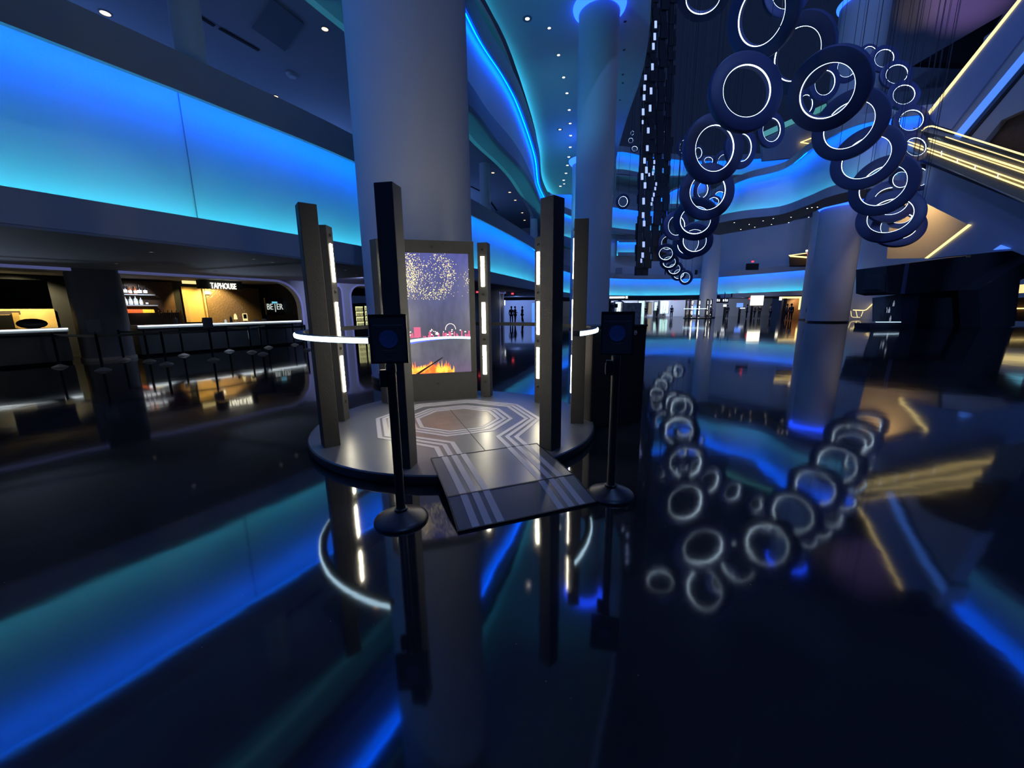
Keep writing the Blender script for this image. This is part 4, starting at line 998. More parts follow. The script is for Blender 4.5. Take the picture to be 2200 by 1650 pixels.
# stalls beyond the arcade piers
def qw(x, y, off): return atpl(x, y, Q0+QN*off, QN)
struct(MB().prism([(*(Q0+QD*(-1)+QN*7), 0), (*(Q1+QN*7-QD*9), 0), (*(Q1+QN*7.2-QD*9), 0), (*(Q0+QD*(-1)+QN*7.2), 0)], (0, 0, 2.98)).build('wall_stall_back', M['black_wall']))
for (x0, x1, y0, y1, lab) in ((766.5, 782, 657, 702, 'lit drinks fridge with four glowing shelves beyond the arcade'), (786, 800, 656, 702, 'lit drinks fridge partly hidden behind the front post')):
    a, b = qw(x0, 690, 3.2), qw(x1, 690, 3.2); fz_ = empty('drinks_fridge', (a.x, a.y, 0), math.atan2((b-a).y, (b-a).x)); tag(fz_, lab, 'fridge', 'drinks fridges beyond the arcade')
    wdt = Vector((b.x-a.x, b.y-a.y)).length; zt = qw(x0, y0, 3.2).z; zb = .55
    MB().box(-.06, wdt+.06, 0.02, .6, 0, zt+.15).build('case', M['black_metal'], fz_)
    for k in range(4):
        za = zb+(zt-zb)*k/4; zc = zb+(zt-zb)*(k+.86)/4
        sf = MB().box(0, wdt, .0, .02, za, zc).build('lit_shelf', M['fridge_glow'], fz_)
        nb = 6
        for i in range(nb):
            MB().lathe([(.001, za), (wdt/nb*.30, za), (wdt/nb*.28, za+(zc-za)*.6), (wdt/nb*.1, za+(zc-za)*.8), (.001, za+(zc-za)*.85)], (wdt*(i+.5)/nb, -.04, 0), 8).build('bottle', M['bottle_dark'], sf, smooth=True)
a = qw(728, 652, 3); sgn = empty('hanging_sign', (a.x, a.y, a.z), math.atan2(QD.y, QD.x)); tag(sgn, 'small bright white sign box in the narrow arcade opening', 'sign')
MB().box(-.22, .22, -.03, .03, -.12, .12).build('lit_box', M['cream_light'], sgn); MB().box(-.01, .01, -.01, .01, .12, 2.98-a.z).build('rod', M['black_metal'], sgn)
# flared top of the slim pillar between the arches

spot('pillar_wash', (-6.2, 16.8, 2.85), (-9.3, 20.3, 1.3), (.42, .48, 1.), 260, 1.3, .8, .05)  # lavender fill added to lighten the dark arcade pillars
for s_ in (-7, -1.5, 4.5): spot('soffit_wash', bw(s_, .4, -.3), bw(s_, 3., -3.4), (.55, .72, 1.), 90, 1.4, 1., .05)  # unseen upward fill added for the low soffit

spot('counter_wash', bw(-4.5, 2.9, -1.2), bw(-4.5, .6, .1), (.55, .70, 1.), 60, 1.9, .9, .05)  # fill spots added to lift the dark bar front
spot('counter_wash', bw(3.5, 2.9, -1.2), bw(3.5, .6, .1), (.55, .70, 1.), 60, 1.9, .9, .05)
spot('stanchion_lamp', bw(1.0, 2.9, .2), bw(1.5, 0, -2.2), (1., .75, .6), 130, 1.7, .9, .03)  # warm fill added to brighten the stanchion bases

# ---------------------------------------------------------------- recessed downlights
ORD3 = ['first', 'second', 'third', 'fourth', 'fifth', 'sixth', 'seventh', 'eighth', 'ninth', 'tenth', 'eleventh', 'twelfth', 'thirteenth', 'fourteenth']
def downlight(p, r, m_, lab, grp, trimr=1.35):
    d = empty('downlight', p); tag(d, lab, 'downlight', grp)
    MB().lathe([(r, -.012), (r*trimr, -.012), (r*trimr, -.002), (r, -.002)], seg=20, closed=True).build('trim_ring', M['lamp_trim'], d, smooth=True)
    MB().lathe([(.001, -.006), (r, -.006), (r, -.001), (.001, -.001)], seg=20).build('lamp', m_, d, smooth=True)
for k, (x, y) in enumerate([(1180, 60), (1200, 118), (1211, 166), (1218, 200), (1223, 236), (1225, 265), (1226, 291), (1225, 316), (1222, 337), (1219, 355), (1216, 372), (1211, 387), (1204, 400)]):
    downlight(atz(x, y, 13.3), .065+.004*k, M['lamp_cool'], 'bright recessed downlight in the teal soffit, %s from the camera end' % ORD3[k], 'downlights in the teal soffit')
for k, (x, y) in enumerate([(1133, 40), (1203, 278), (1212, 395)]):
    downlight(atz(x, y, 13.3), .09, M['lamp_cool'], 'dark-rimmed round fitting in the teal soffit, %s from the camera end' % ORD3[k], 'dark-rimmed fittings in the teal soffit', 2.2)
for k, (x, y) in enumerate([(1343, 46), (1341, 107), (1338, 160), (1338, 178), (1332, 215)]):
    downlight(atz(x, y, 13.3), .05, M['black_metal'], 'small unlit round fitting near the right rim of the soffit, %s from the camera end' % ORD3[k], 'unlit fittings near the soffit rim')
for k, (x, y, r) in enumerate([(226, 28, .11), (431, 126, .09), (592, 207, .08), (700, 262, .07)]):
    downlight(atz(x, y, 9.3), r, M['lamp_warm'], 'warm recessed downlight above the lit wall, %s from the left' % ORD3[k], 'warm downlights along the gallery edge')
downlight(atz(698, 62, 9.3), .085, M['lamp_warm'], 'single warm downlight in the gallery ceiling beside the big column', None)
for k, (x, y) in enumerate([(993, 305), (1059, 371), (1095, 413), (1107, 430), (1002, 413), (1122, 457), (1127, 473)]):
    downlight(atz(x, y, 9.3), .09, M['lamp_warm'], 'small downlight in the gallery ceiling right of the big column, %s in the row' % ORD3[k], 'downlights in the far gallery ceiling')
for k, (x, y) in enumerate([(250, 566), (325, 541), (463, 582), (545, 556), (585, 563), (610, 590), (742, 580), (765, 590)]):
    downlight(atz(x, y, 2.93), .045, M['lamp_dim'], 'faint recessed downlight in the low soffit before the bar, %s from the left' % ORD3[k], 'faint downlights in the low soffit')
p = atz(627, 160, 9.3); sd = MB().lathe([(.001, -.09), (.12, -.08), (.17, -.03), (.18, 0), (.001, 0)], p, 24).build('smoke_detector', M['plaster'], smooth=True); tag(sd, 'round pale smoke detector on the gallery ceiling', 'smoke detector')
# ceiling hatch and slot diffusers
h4 = [atz(x, y, 9.29) for (x, y) in ((585, -5), (652, 50), (612, 108), (541, 58))]
tag(MB().prism(h4, (0, 0, -.03)).build('ceiling_hatch', M['hatch']), 'dark square hatch in the gallery ceiling left of the big column', 'ceiling hatch')
for k, (a, b) in enumerate((((404, 20), (460, 55)), ((471, 60), (556, 108)), ((996, 393), (1035, 412)), ((1046, 423), (1067, 452)))):
    A_, B_ = atz(*a, 9.29), atz(*b, 9.29); d_ = (B_-A_).normalized(); n_ = Vector((-d_.y, d_.x, 0))*.05
    tag(MB().prism([A_-n_, B_-n_, B_+n_, A_+n_], (0, 0, -.02)).build('slot_diffuser', M['rubber']), 'thin black slot diffuser in the gallery ceiling, %s from the left' % ORD3[k], 'air diffuser', 'slot diffusers in the gallery ceiling')

# ---------------------------------------------------------------- balcony underside spotlights
kk = 0
for (x, y) in [(1578, 474), (1610, 478), (1640, 470), (1662, 465), (1700, 462), (1738, 462), (1592, 489), (1622, 484), (1658, 478), (1695, 474), (1735, 443), (1745, 441), (1757, 440)]:
    p = atz(x, y, 8.85); kk += 1
    t_ = empty('track_spotlight', p); tag(t_, 'tiny spotlight under the sweeping balcony, %s of the scatter' % ORD3[kk-1], 'spotlight', 'spotlights under the sweeping balcony')
    MB().lathe([(.001, -.16), (.06, -.16), (.07, -.03), (.02, 0), (.001, 0)], seg=12).build('housing', M['lamp_trim'], t_, smooth=True)
    MB().lathe([(.001, -.172), (.04, -.17), (.04, -.162), (.001, -.162)], seg=12).build('lamp', M['lamp_cool'], t_, smooth=True)

# ---------------------------------------------------------------- distant concourse: doors, screens, shop, lettering
def atwall(x, y, Y=60.): return aty(x, y, Y)
def panel(nm, m_, x0, y0, x1, y1, Y, lab=None, cat=None, grp=None, t=.12, parent=None, Y1=None):
    Y1 = Y1 or Y
    a, b, c, d = aty(x0, y0, Y), aty(x1, y0, Y1), aty(x1, y1, Y1), aty(x0, y1, Y)
    b.z = a.z = (a.z+b.z)/2; c.z = d.z = (c.z+d.z)/2; c.x = b.x; d.x = a.x
    o = MB().prism([a, b, c, d], (0, t, 0)).build(nm, m_)
    if lab: tag(o, lab, cat, grp)
    return o
YB = 66.
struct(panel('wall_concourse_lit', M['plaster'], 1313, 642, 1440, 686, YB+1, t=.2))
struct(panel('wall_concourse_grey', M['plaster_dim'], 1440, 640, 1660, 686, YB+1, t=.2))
dn = 0
for (x0, x1, y0, y1, mm_) in ((1323, 1341, 650, 672, 'green_light'), (1372, 1383, 646, 682, 'green_light'), (1406, 1411, 649, 667, 'green_light'), (1419, 1435, 647, 674, 'green_light')):
    dn += 1
    f = empty('window_%d' % dn, aty((x0+x1)/2, y1, YB)); struct(f)
    o = Vector(f.location)
    w0, w1 = aty(x0, y0, YB)-o, aty(x1, y1, YB)-o
    MB().box(w0.x-.12, w1.x+.12, -.1, .12, w1.z-.05, w0.z+.12).build('frame', M['lamp_trim'], f)
    n_ = 3 if x1-x0 > 9 else 2
    for i in range(n_):
        xa = w0.x+(w1.x-w0.x)*(i+.06)/n_; xb = w0.x+(w1.x-w0.x)*(i+.86)/n_
        MB().box(xa, xb, -.16, -.1, w1.z+.05, w0.z-.05).build('pane', M[mm_], f)
ap = MB(); prev = None
for k in range(15):
    a = PI-PI*k/14*.5 if False else None
arch_pts = [(1319.5, 686), (1320, 648), (1333, 647), (1338, 649), (1342, 653), (1345, 659), (1346, 666), (1346, 686)]
tag(MB().tube([aty(x, y, 58) for x, y in arch_pts], .10, 8).build('arched_frame', M['navy_panel'], smooth=True), 'dark curved arch frame before the leftmost glowing window', 'frame')
for (x0, y0, x1, y1, lab) in ((1320.5, 652.5, 1327.5, 661, 'black floor-lamp-like sign head in front of the glowing window'), (1311, 654, 1318.5, 662, 'dark tilted sign head left of the glowing window')):
    o = panel('hanging_board', M['rubber'], x0, y0, x1, y1, 40, lab, 'sign board')
    bpy.context.view_layer.update(); po = panel('pole', M['rubber'], (x0+x1)/2-.6, y1, (x0+x1)/2+.6, 700, 40.02); po.parent = o; po.matrix_parent_inverse = o.matrix_world.inverted()
panel('wall_poster', M['tan'], 1394, 650, 1401, 676, YB, 'narrow tan poster panel between the far windows', 'poster')
def lettering(body, x0, x1, y0, y1, Y, m_, lab, size=1.):
    a, b = aty(x0, y1, Y), aty(x1, y1, Y); zt = aty(x0, y0, Y).z; h = zt-a.z
    ex = Vector((b.x-a.x, b.y-a.y, 0)); mid = (a+b)/2
    tx = text_mb(body, h*1.35, (mid.x, mid.y, a.z), ex, (0, 0, 1), .06); fit(tx, (mid.x, mid.y, a.z), ex, (b-a).length)
    return tag(tx.build('lit_lettering', m_), lab, 'sign')
struct(panel('trim_sign_band', M['black_wall'], 1306, 635.5, 1560, 645, 57.6)); struct(panel('trim_sign_band', M['black_wall'], 1572, 630, 1680, 638, 56.2))
lettering('UP TO 200 | 300 | 400 SECTIONS', 1586, 1651, 630.5, 635, 56., M['white_text'], 'long row of small lit wayfinding letters over the far concourse, right side')
lettering('SECTIONS', 1650.8, 1659, 629.5, 634, 56., M['white_text'], 'last lit word ending the far wayfinding row') if False else None
ds = MB(); a, b = aty(1310, 641, 55.8), aty(1342, 641, 55.8)
x_ = a.x
while x_ < b.x:
    wq = random.uniform(.10, .26); ds.box(x_, min(x_+wq, b.x), a.y, a.y+.05, a.z, a.z+.24); x_ += wq+.05
ds.box(b.x+.15, b.x+.42, a.y, a.y+.05, a.z-.02, a.z+.28)
tag(ds.build('lit_lettering', M['white_text']), 'small unreadable lit lettering row over the far windows, left side', 'sign', kind='stuff')
panel('bright_screen', M['cream_light'], 1614.5, 635, 1641.5, 656, 50, 'big bright cream screen above the far concourse crowd', 'screen'); bs_ = bpy.data.objects['bright_screen']
panel('corner_lamp', M['cream_light'], 1676, 636, 1683, 645, 56.5, 'bright cream wall lamp at the gold shop corner', 'lamp')
tv = panel('blue_screen', M['tv_blue'], 1584, 651, 1597, 660, 55, 'small blue and white screen in the far concourse', 'screen')
def stand(o, x, y0, y1, Y):
    p_ = panel('stand', M['rubber'], x-2, y0, x+2, y1, Y+.15); p_.parent = o; p_.matrix_parent_inverse = o.matrix_world.inverted()
bpy.context.view_layer.update(); stand(bs_, 1617, 655, 685, 50); stand(tv, 1590.5, 659, 683, 55)
lb_ = panel('light_bar', M['white_light'], 1591, 661.3, 1601, 663, 54.9); lb_.parent = tv; lb_.matrix_parent_inverse = tv.matrix_world.inverted()
for k, x in enumerate((1541, 1558)):
    o = panel('menu_board', M['black_wall'], x-8, 640, x+8, 651, 56, 'small dark board with white numerals, %s of two' % ('left' if k == 0 else 'right'), 'sign board', 'dark boards with numerals')
    bpy.context.view_layer.update(); r__ = panel('hanger', M['rubber'], x-.6, 628, x+.6, 640, 56.02, t=.04); r__.parent = o; r__.matrix_parent_inverse = o.matrix_world.inverted()
    for dx_ in (-4.4, 0, 3.2):
        n_ = panel('numeral', M['white_light'], x+dx_, 643.2+(0 if dx_ else -.8), x+dx_+(2.4 if dx_ else 1.6), 647.5, 55.9, t=.03); n_.parent = o; n_.matrix_parent_inverse = o.matrix_world.inverted()
wb_ = panel('white_badge', M['white_light'], 1555, 654, 1561, 659, 55, 'tiny white badge light on a stand below the dark boards', 'light'); bpy.context.view_layer.update(); stand(wb_, 1558, 659, 684, 55)
panel('kiosk_round_screen', M['glow_blue'], 1491, 656, 1496, 676, 53, 'upright blue-lit screen beside the distant kiosk', 'screen')
# grey wall with arches of tables, gold shop
sh = empty('shop_front', aty(1724, 690, 47)); tag(sh, 'dark brown shop front with golden light edges at the end of the concourse', 'shop front'); o = Vector(sh.location)
def shp(nm, m_, x0, y0, x1, y1, Y, t=.1):
    a, c = aty(x0, y0, Y)-o, aty(x1, y1, Y)-o
    return MB().box(a.x, c.x, a.y, a.y+t, c.z, a.z).build(nm, m_, sh)
shp('back', M['wood_dark'], 1683, 638, 1772, 690, 49, .2)
shp('gold_header', M['gold_led'], 1683, 637.5, 1772, 640.5, 47.2); shp('gold_mullion', M['gold_led'], 1719.5, 638, 1721.5, 665, 47.1); shp('gold_edge', M['gold_soft'], 1770, 640, 1771.5, 672, 47.1)
for x in (1684, 1742): shp('mullion', M['black_metal'], x, 641, x+1.5, 688, 47.1)
q = aty(1725, 645, 48.2); spot('shop_lamp', (q.x, q.y-.4, q.z), (q.x, q.y+1, 1.), (1., .55, .2), 260, 2.2, .5, .05)
# upper gold window
uw = empty('gold_window', aty(1732, 570, 46)); tag(uw, 'wedge-shaped window with golden light lines above the lit band', 'window'); o = Vector(uw.location)
def uwp(nm, m_, pts, Y, t=.08): return MB().prism([aty(x, y, Y)-o for x, y in pts], (0, t, 0)).build(nm, m_, uw)
uwp('dark_glass', M['black_wall'], [(1696, 549), (1772, 538), (1772, 573), (1697, 573)], 46.3)
uwp('gold_line', M['gold_led'], [(1695, 548), (1772, 537.5), (1772, 539.5), (1696, 549.5)], 46); uwp('gold_line', M['gold_led'], [(1696, 548.5), (1770, 553.8), (1770, 557.2), (1698, 551.5)], 46)
uwp('brown_panel', M['wood_dark'], [(1697, 553), (1769, 558), (1768, 568), (1697, 571)], 46.1)
uwp('lamp_plate', M['cream_light'], [(1732, 537), (1747, 535.5), (1747, 539.5), (1732, 541)], 45.9); uwp('red_plate', M['red_sign'], [(1735, 543), (1741, 542.5), (1741, 547.5), (1735, 548)], 45.8)
# exit signs, small panels
for (x, y, Y, lab) in ((1101, 631, 32.5, 'small red exit sign seen between the kiosk light columns'), (1025.5, 627.5, 24, 'small red exit sign at the edge of the kiosk screen'), (1452, 643.5, 60, 'tiny red exit sign above the distant kiosk'), (1611.5, 641.5, 56, 'tiny red exit sign left of the bright cream screen'), (1617, 562, 50, 'red glowing exit sign on the plain upper wall')):
    p = aty(x, y, Y); k_ = Y/826*2.6; s_ = empty('exit_sign', p); tag(s_, lab, 'exit sign'); MB().box(-k_*1.05, k_*1.05, 0, .05, -k_*.75, k_*.75).build('case', M['lamp_trim'], s_); MB().box(-.015, .015, .01, .04, k_*.75, k_*.75+.35).build('rod', M['lamp_trim'], s_); MB().box(-k_*.95, k_*.95, -.02, 0, -k_*.6, k_*.6).build('lit_face', M['red_sign'], s_)
panel('wall_screen', M['rubber'], 1604, 566, 1631, 580, 50, 'black flat screen on the upper far wall under a red sign', 'screen')
panel('wall_speaker', M['rubber'], 1494, 580, 1499, 590, 56, 'small black wall speaker left of the distant column', 'speaker')
panel('wall_grille', M['soffit_dark'], 1323, 575, 1337, 589, 57, 'grey square grille on the plain far wall', 'grille')
# blue-lit passage behind the kiosk, between the light columns
struct(panel('wall_passage_back', M['plaster'], 1083, 645, 1165, 700, 46)); panel('blue_door_light', M['glow_blue'], 1143, 651, 1152, 694, 44, 'tall glowing blue panel at the end of the passage', 'light panel')
spot('passage_lamp', aty(1110, 641, 42), aty(1105, 680, 46), (.25, .40, 1.), 500, 2.2, .5, .05)
panel('passage_lamp_strip', M['white_light'], 1083, 645, 1085.5, 656, 31.5, 'short white upright light at the passage entrance', 'light bar')

# ---------------------------------------------------------------- people
def skin_obj(nm, joints, edges, m_, parent, levels=1):
    me = bpy.data.meshes.new(nm); me.from_pydata([j[0] for j in joints], edges, []); o = bpy.data.objects.new(nm, me); COL.objects.link(o); o.parent = parent
    md = o.modifiers.new('skin', 'SKIN'); sl = me.skin_vertices[0].data if me.skin_vertices else None
    if sl is None:
        bm = bmesh.new(); bm.from_mesh(me); bm.verts.layers.skin.verify(); bm.to_mesh(me); bm.free(); sl = me.skin_vertices[0].data
    for i, j in enumerate(joints): sl[i].radius = (j[1], j[1] if len(j) < 3 else j[2])
    sl[0].use_root = True
    sd_ = o.modifiers.new('sub', 'SUBSURF'); sd_.levels = levels; sd_.render_levels = levels
    me.materials.append(m_)
    dg = bpy.context.evaluated_depsgraph_get(); m2 = bpy.data.meshes.new_from_object(o.evaluated_get(dg)); o.modifiers.clear(); o.data = m2
    for p in m2.polygons: p.use_smooth = True
    return o
def make_person(kind=0):
    P = empty('person', (0, 0, 0))
    st = (.0, .16, .05)[kind]; ar = (.0, .12, .30)[kind]
    J = [((0, 0, .96), .125, .10), ((0, 0, 1.18), .115, .085), ((0, .01, 1.38), .15, .095), ((0, .0, 1.50), .055), ((0, -.01, 1.58), .06), ((0, -.01, 1.66), .088), ((0, -.005, 1.745), .07),
         ((.10, 0, .90), .085), ((.11, -st*.6, .50), .062), ((.11, -st*.2, .08), .042), ((.115, -st*.2-.13, .035), .035), ((-.10, 0, .90), .085), ((-.11, st*.7, .50), .062), ((-.11, st*1.3, .09), .042), ((-.115, st*1.3-.12, .035), .035),
         ((.19, .01, 1.40), .052), ((.23, .02-ar*.2, 1.14), .042), ((.22, -.06-ar, .93+ar*.7), .032), ((.22, -.09-ar, .86+ar*.8), .026), ((-.19, .01, 1.40), .052), ((-.23, .03, 1.14), .042), ((-.22, -.03, .92), .032), ((-.22, -.05, .84), .026)]
    E = [(0, 1), (1, 2), (2, 3), (3, 4), (4, 5), (5, 6), (0, 7), (7, 8), (8, 9), (9, 10), (0, 11), (11, 12), (12, 13), (13, 14), (2, 15), (15, 16), (16, 17), (17, 18), (2, 19), (19, 20), (20, 21), (21, 22)]
    skin_obj('body', J, E, M['skin'], P)
    k = 1.10
    T_ = [(J[0][0], .14, .115), (J[1][0], .132, .102), (J[2][0], .165, .112), ((0, 0, 1.475), .07), (J[15][0], .064), (J[16][0], .052), (J[17][0], .041), (J[19][0], .064), (J[20][0], .052), (J[21][0], .041)]
    skin_obj('jacket', T_, [(0, 1), (1, 2), (2, 3), (2, 4), (4, 5), (5, 6), (2, 7), (7, 8), (8, 9)], M['cloth_dark'] if kind != 1 else M['cloth_grey'], P)
    T_ = [((0, 0, .95), .135, .11), (J[7][0], .096), (J[8][0], .073), (J[9][0], .056), (J[11][0], .096), (J[12][0], .073), (J[13][0], .056)]
    skin_obj('trousers', T_, [(0, 1), (1, 2), (2, 3), (0, 4), (4, 5), (5, 6)], M['cloth_dark'], P)
    hz = MB().sphere((0, .015, 1.70), .098, 14, 8, 1.05).build('hair', M['hair'], P, smooth=True)
    return P
protos = [make_person(0), make_person(1), make_person(2)]
PEOPLE = [(1099, 697, 0, .3, 'person in dark clothes standing in the passage, seen between kiosk posts', 1.), (1107, 696, 2, 2., 'person leaning beside another in the passage behind the kiosk', 1.), (1122, 695, 1, -1.2, 'person walking alone at the right of the passage', 1.),
 (1387, 681, 0, .2, 'person standing by the second glowing window', 1.), (1411, 681, 2, 1., 'person in dark clothes before the narrow glowing window', 1.), (1425, 680, 1, -.6, 'person before the wide glowing window', 1.), (1442, 683, 0, 2.4, 'person standing left of the distant light columns', 1.),
 (1526, 684, 1, .5, 'person below the dark numeral boards, left', 1.), (1561, 684, 0, -1., 'person below the dark numeral boards, right', 1.), (1630, 684, 0, .1, 'person silhouetted against the bright cream screen', 1.), (1620, 684, 2, 1.4, 'person at the left edge of the bright cream screen', 1.), (1688, 688, 1, .9, 'person at the left of the gold shop', 1.), (1697, 689, 0, 2., 'person close beside the first at the gold shop', 1.), (1735, 690, 2, -1., 'person standing inside the right bay of the gold shop', 1.),
 (1654, 685, 1, 1.7, 'person walking on the grey floor right of the bright screen', 1.), (1603, 685, 0, -2., 'person by the small blue screen', 1.)]
used_ = set()
for (x, y, kd, rz, lab, s_) in PEOPLE:
    r_ = protos[kd] if kd not in used_ else copy_tree(protos[kd]); used_.add(kd)
    q = atz(x, y, 0); r_.location = (q.x, q.y, 0); r_.rotation_euler = (0, 0, rz); tag(r_, lab, 'person', 'people in the distance')

# ---------------------------------------------------------------- right side: escalators, tan wall, dark mezzanine
XE = 24.0
def line_ext(a, b, t): return (a[0]+(b[0]-a[0])*t, a[1]+(b[1]-a[1])*t)
def E_(x, y, X=XE): p = atx(x, y, X); return p
def slab(nm, m_, px, X, dx, parent, off):
    return MB().prism([atx(x, y, X)-off for x, y in px], (dx, 0, 0)).build(nm, m_, parent)
es = empty('escalator', atx(2100, 420, XE)); tag(es, 'escalator with golden light lines descending toward the right edge', 'escalator'); o = Vector(es.location)
T1 = 1.28
def seg(a, b, w, nm, m_, X=XE, dx=.05, par=es, oo=None, t=T1, w2=None):
    b2 = line_ext(a, b, t); w2 = w2 or w*(1+.25*(t-1))*1.25
    return slab(nm, m_, [a, b2, (b2[0], b2[1]+w2), (a[0], a[1]+w)], X, dx, par, oo if oo is not None else o)
seg((1962, 274), (2200, 349), 50, 'truss_side', M['escal_side'], dx=1.9, w2=100)
seg((1984, 283), (2200, 334), 12, 'glass_balustrade', M['glass_dark'], X=XE-.02, dx=.03, w2=18)
hp = [atx(x, y, XE-.03)-o for x, y in ((1981, 281), (1986, 275.5), (1993, 272), (2002, 271), (2010, 272.8))]+[atx(*line_ext((2010, 273), (2200, 333), T1), XE-.03)-o]
MB().tube(hp, .035, 8).build('handrail', M['gold_led'], es, smooth=True)
seg((2031, 293), (2200, 348), 2.0, 'light_line', M['gold_soft'], X=XE-.06)
seg((1994, 296), (2200, 363), 3.2, 'light_line', M['gold_led'], X=XE-.06); seg((1997, 303), (2200, 371), 1.8, 'light_line', M['gold_soft'], X=XE-.06)
seg((1951, 303), (2200, 392), 2.2, 'light_line', M['gold_led'], X=XE-.06); seg((1951, 309), (2200, 402), 2.6, 'light_line', M['gold_led'], X=XE-.06)
seg((1950, 324), (2200, 431), 3., 'bottom_edge', M['steel_warm'], X=XE-.06)
for k, (x, y) in enumerate(((2022, 325), (2056, 341), (2094, 355), (2143, 375))): slab('bracket', M['white_light'], [(x, y-1), (x+1.2, y-.5), (x+.6, y+9), (x-.6, y+9)], XE-.08, .02, es, o)
# wall below it
o2 = atx(2060, 560, XE+.3); lw = empty('escalator_wall', o2); tag(lw, 'smooth navy wall wedge below the descending escalator', 'wall panel'); 
slab('panel', M['navy_wall'], [(1934, 330), (2200, 438), (2330, 492), (2330, 600), (2173, 538), (1990, 556), (2083, 484), (1924, 404)], XE+.3, .4, lw, o2)
slab('light_line', M['gold_led'], [(2080, 482), (2085, 483.5), (1991, 555), (1986, 555)], XE+.2, .06, lw, o2)
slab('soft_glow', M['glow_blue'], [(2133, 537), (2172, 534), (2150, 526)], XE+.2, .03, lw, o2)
tw = MB().prism([atx(x, y, 31.2) for x, y in ((1915, 428), (1990, 428), (2110, 478), (2075, 553), (1905, 556))], (.3, 0, 0)).build('tan_wall', M['tan']); tag(tw, 'warm tan wall panel seen beneath the escalator wedge', 'wall panel')
q = atx(1985, 500, 32); spot('tan_lamp', (q.x-3.2, q.y-.5, q.z+3.2), (q.x, q.y, q.z), (1., .74, .42), 900, 1.9, .9, .1)
# upper escalator run
ue = empty('upper_escalator', atx(2150, 150, XE+.8)); tag(ue, 'upper escalator underside rising to the top right corner with gold edge', 'escalator'); o3 = Vector(ue.location)
slab('navy_underside', M['navy_wall'], [(1994, 247), (2212, -25), (2300, -25), (2200, 74), (2043, 278), (2010, 268)], XE+.8, 1.6, ue, o3)
slab('gold_edge', M['gold_led'], [(1992, 243), (2206, -25), (2212, -25), (1996, 246)], XE+.74, .05, ue, o3)
slab('grey_side', M['plaster_dim'], [(2043, 278), (2200, 74), (2330, -80), (2330, 0), (2200, 112), (2053, 290)], XE+.9, 1.6, ue, o3)
slab('blue_light_line', M['glow_blue'], [(2050, 290), (2200, 110), (2330, -30), (2330, 0), (2200, 133), (2062, 297)], XE+.86, .05, ue, o3)
slab('dark_groove', M['rubber'], [(2070, 300), (2200, 148), (2330, 10), (2330, 20), (2200, 156), (2076, 303)], XE+.95, .3, ue, o3)
slab('lower_side', M['plaster_dim'], [(2076, 303), (2200, 156), (2330, 20), (2330, 200), (2200, 236), (2152, 258), (2108, 312)], XE+1., 1., ue, o3)
slab('slatted_end', M['wood_dark'], [(2100, 312), (2152, 256), (2200, 235), (2330, 198), (2330, 360), (2200, 340)], XE+1.3, .5, ue, o3)
du = MB().prism([aty(x, y, 50) for x, y in ((1978, 132), (2155, 30), (2085, 137))], (0, 1, 0)).build('wall_shadow_recess', M['black_wall']); struct(du)  # flat black triangle high on the right

# dark mezzanine volume
YM = 27.5
mz = empty('dark_bar_pavilion', aty(2000, 700, YM)); mz.location.z = 0; tag(mz, 'large black bar pavilion with overhanging roof at the right', 'pavilion'); om = Vector(mz.location)
def mzp(nm, m_, pts, Y, t): return MB().prism([aty(x, y, Y)-om for x, y in pts], (0, t, 0)).build(nm, m_, mz)
mzp('roof_box', M['black_matte'], [(1905, 572), (2172, 537), (2290, 522), (2290, 560), (2105, 620), (1925, 633), (1904, 628)], YM, 2.4)
mzp('roof_step', M['black_matte'], [(1896, 590), (1906, 588), (1906, 629), (1895, 626)], YM+.1, 1.5)
mzp('roof_step', M['black_matte'], [(1884, 600), (1897, 602), (1897, 626), (1885, 621)], YM+.2, 1.2)
mzp('pale_post', M['navy_wall'], [(1946, 566), (1954, 565), (1944, 631), (1936, 631)], YM-.06, .05)
mzp('back_wall', M['black_matte'], [(1935, 625), (2130, 615), (2145, 700), (1935, 703)], YM+.6, .4)
mzp('side_wall', M['navy_dark'], [(1937, 632), (1976, 631), (1968, 702), (1937, 702)], YM+.4, .15)
mzp('diagonal_rib', M['navy_wall'], [(2100, 620), (2185, 553), (2290, 500), (2290, 520), (2188, 572), (2104, 630)], YM-.1, .08)
mzp('corner_wall', M['black_matte'], [(2102, 622), (2190, 568), (2290, 520), (2290, 560), (2192, 602), (2180, 700), (2140, 712), (2108, 712)], YM-1.2, 1.2)
# its small lit bar counter
ctr = empty('pavilion_counter', aty(1900, 700, YM-.8)); ctr.location.z = 0; tag(ctr, 'black counter with thin blue-white light line under the pavilion roof', 'counter'); oc = Vector(ctr.location)
def cp(nm, m_, pts, Y, t): return MB().prism([aty(x, y, Y)-oc for x, y in pts], (0, t, 0)).build(nm, m_, ctr)
cp('body', M['black_matte'], [(1868, 695), (1950, 695), (1950, 705), (1868, 705)], YM-.8, 1.2)
cp('light_line', M['white_blue'], [(1882, 691.2), (1936, 691.2), (1936, 692.7), (1882, 692.7)], YM-.85, .04)
cp('glass_back', M['glassy_dark'], [(1877, 640), (1935, 632), (1935, 691), (1877, 691)], YM+.2, .1)
rn = random.Random(9)
for k in range(9):
    x = 1902+rn.uniform(0, 20); y0 = (658, 672, 690)[k % 3]; z_ = aty(x, y0, YM-.3).z; p = aty(x, y0, YM-.3)
    tag(MB().lathe([(.001, 0), (.05, 0), (.05, .22), (.02, .30), (.02, .38), (.001, .38)], p, 10).build('glass_bottle', M['bottle_clear' if k % 2 else 'bottle_dark'], smooth=True), 'bottle in the dim pavilion display, %s of the cluster' % ORD3[k], 'bottle', 'bottles in the pavilion display')
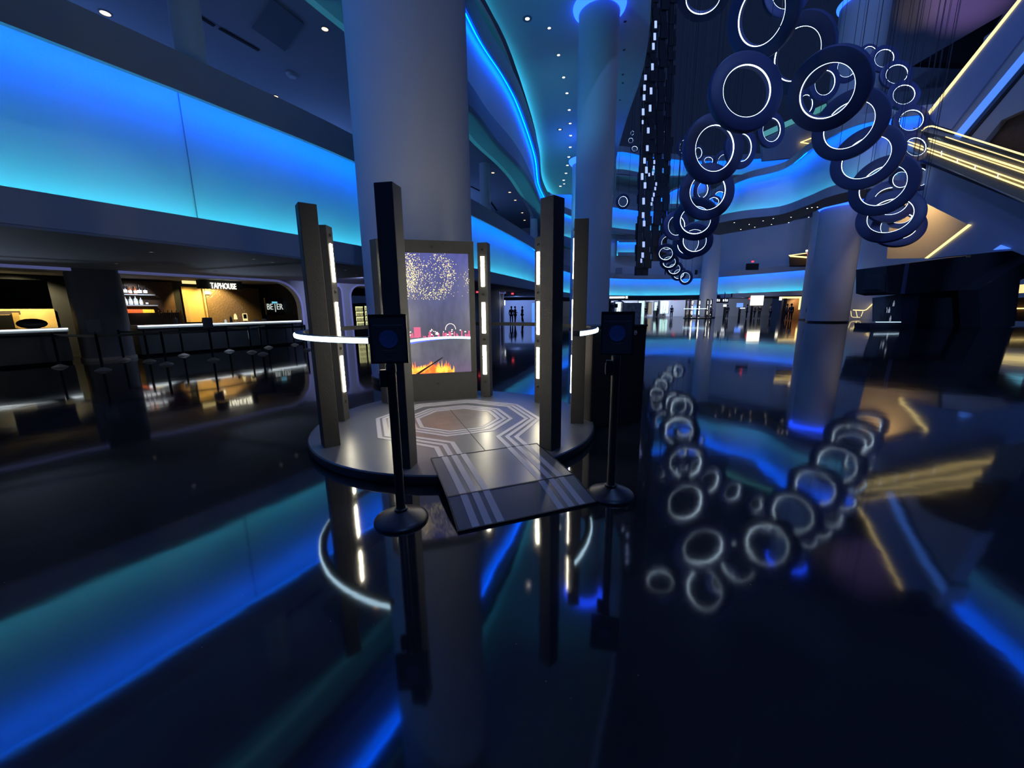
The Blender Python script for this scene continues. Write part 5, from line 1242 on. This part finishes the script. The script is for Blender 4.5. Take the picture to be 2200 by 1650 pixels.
# lit handrail frame beyond
hf = empty('lit_handrail', aty(1855, 682, 44)); tag(hf, 'thin gold-lit stair handrail with square end frame beyond the broad column', 'handrail'); oh = Vector(hf.location)
def T_(pts, r=.05, nm='rail', m_='gold_led'): return MB().tube([aty(x, y, 44)-oh for x, y in pts], r, 6).build(nm, M[m_], hf, smooth=True)
T_([(1833, 666), (1856, 667), (1862, 665), (1893, 636)]); T_([(1842, 681.5), (1839, 668)], .035, 'upright', 'gold_soft'); T_([(1850, 680), (1854, 669)], .035, 'upright', 'gold_soft'); T_([(1828, 668), (1829, 679), (1832, 681.5), (1848, 682)], .03, 'loop', 'gold_soft')
# amber lit stall beyond the pavilion
st_ = MB().prism([aty(x, y, 30) for x, y in ((2186, 640), (2260, 636), (2260, 690), (2184, 690))], (0, .3, 0)).build('amber_stall', M['wood_dark']); tag(st_, 'brown stall glimpsed at the right frame edge', 'stall')
bpy.context.view_layer.update(); sl = MB().prism([aty(x, y, 29.8) for x, y in ((2186, 661.5), (2260, 661), (2260, 663.5), (2186, 664))], (0, .1, 0)).build('shelf_light', M['gold_led']); sl.parent = st_; sl.matrix_parent_inverse = st_.matrix_world.inverted()
bb_ = MB().prism([aty(x, y, 29.9) for x, y in ((2188, 612), (2260, 606), (2260, 626), (2188, 630))], (0, .1, 0)).build('amber_panel', M['gold_soft']); bb_.parent = st_; bb_.matrix_parent_inverse = st_.matrix_world.inverted()
cw = MB().prism([aty(x, y, 31) for x, y in ((2182, 540), (2260, 530), (2260, 575), (2180, 582))], (0, .1, 0)).build('cyan_window', M['cyan_pic']); tag(cw, 'bright cyan window high at the right frame edge', 'window')

# gallery end glimpsed through the rings
M['teal_edge'] = mat('teal_edge', (.3, .6, .55), .6, emi=(.12, .50, .46), es=.5, nosample=True)  # emission stands in for teal light falling on the slab
struct(MB().prism([aty(x, y, 52) for x, y in ((1636, 300), (1770, 236), (1800, 236), (1800, 330), (1640, 345))], (0, .4, 0)).build('wall_gallery_end', M['plaster_dim']))
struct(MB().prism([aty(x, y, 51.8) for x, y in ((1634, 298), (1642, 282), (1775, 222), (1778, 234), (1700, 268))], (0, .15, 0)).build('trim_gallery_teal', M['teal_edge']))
gv = empty('gold_edge_light', aty(1760, 295, 51.7)); tag(gv, 'golden V-shaped light line on the gallery behind the ring chains', 'light line'); og = Vector(gv.location)
for pts in (((1720, 306), (1803, 273)), ((1720, 306), (1762, 312))): MB().tube([aty(x, y, 51.7)-og for x, y in pts], .06, 6).build('light_line', M['gold_led'], gv)

for (x_, y_) in ((19, 62.5), (27, 62.5), (34, 58)): spot('concourse_lamp', (x_, y_, 2.8), (x_+.6, y_+9, .8), (.62, .72, 1.), 1100, 2.3, .7, .05)  # added fill that lifts the dim concourse walls and people
spot('column_wash', (-9.0, 3.6, 6.9), (-2.0, 8.8, 7.5), (.10, .34, 1.), 240, 1.5, .9, .2)  # unseen blue fill added for the column behind the kiosk
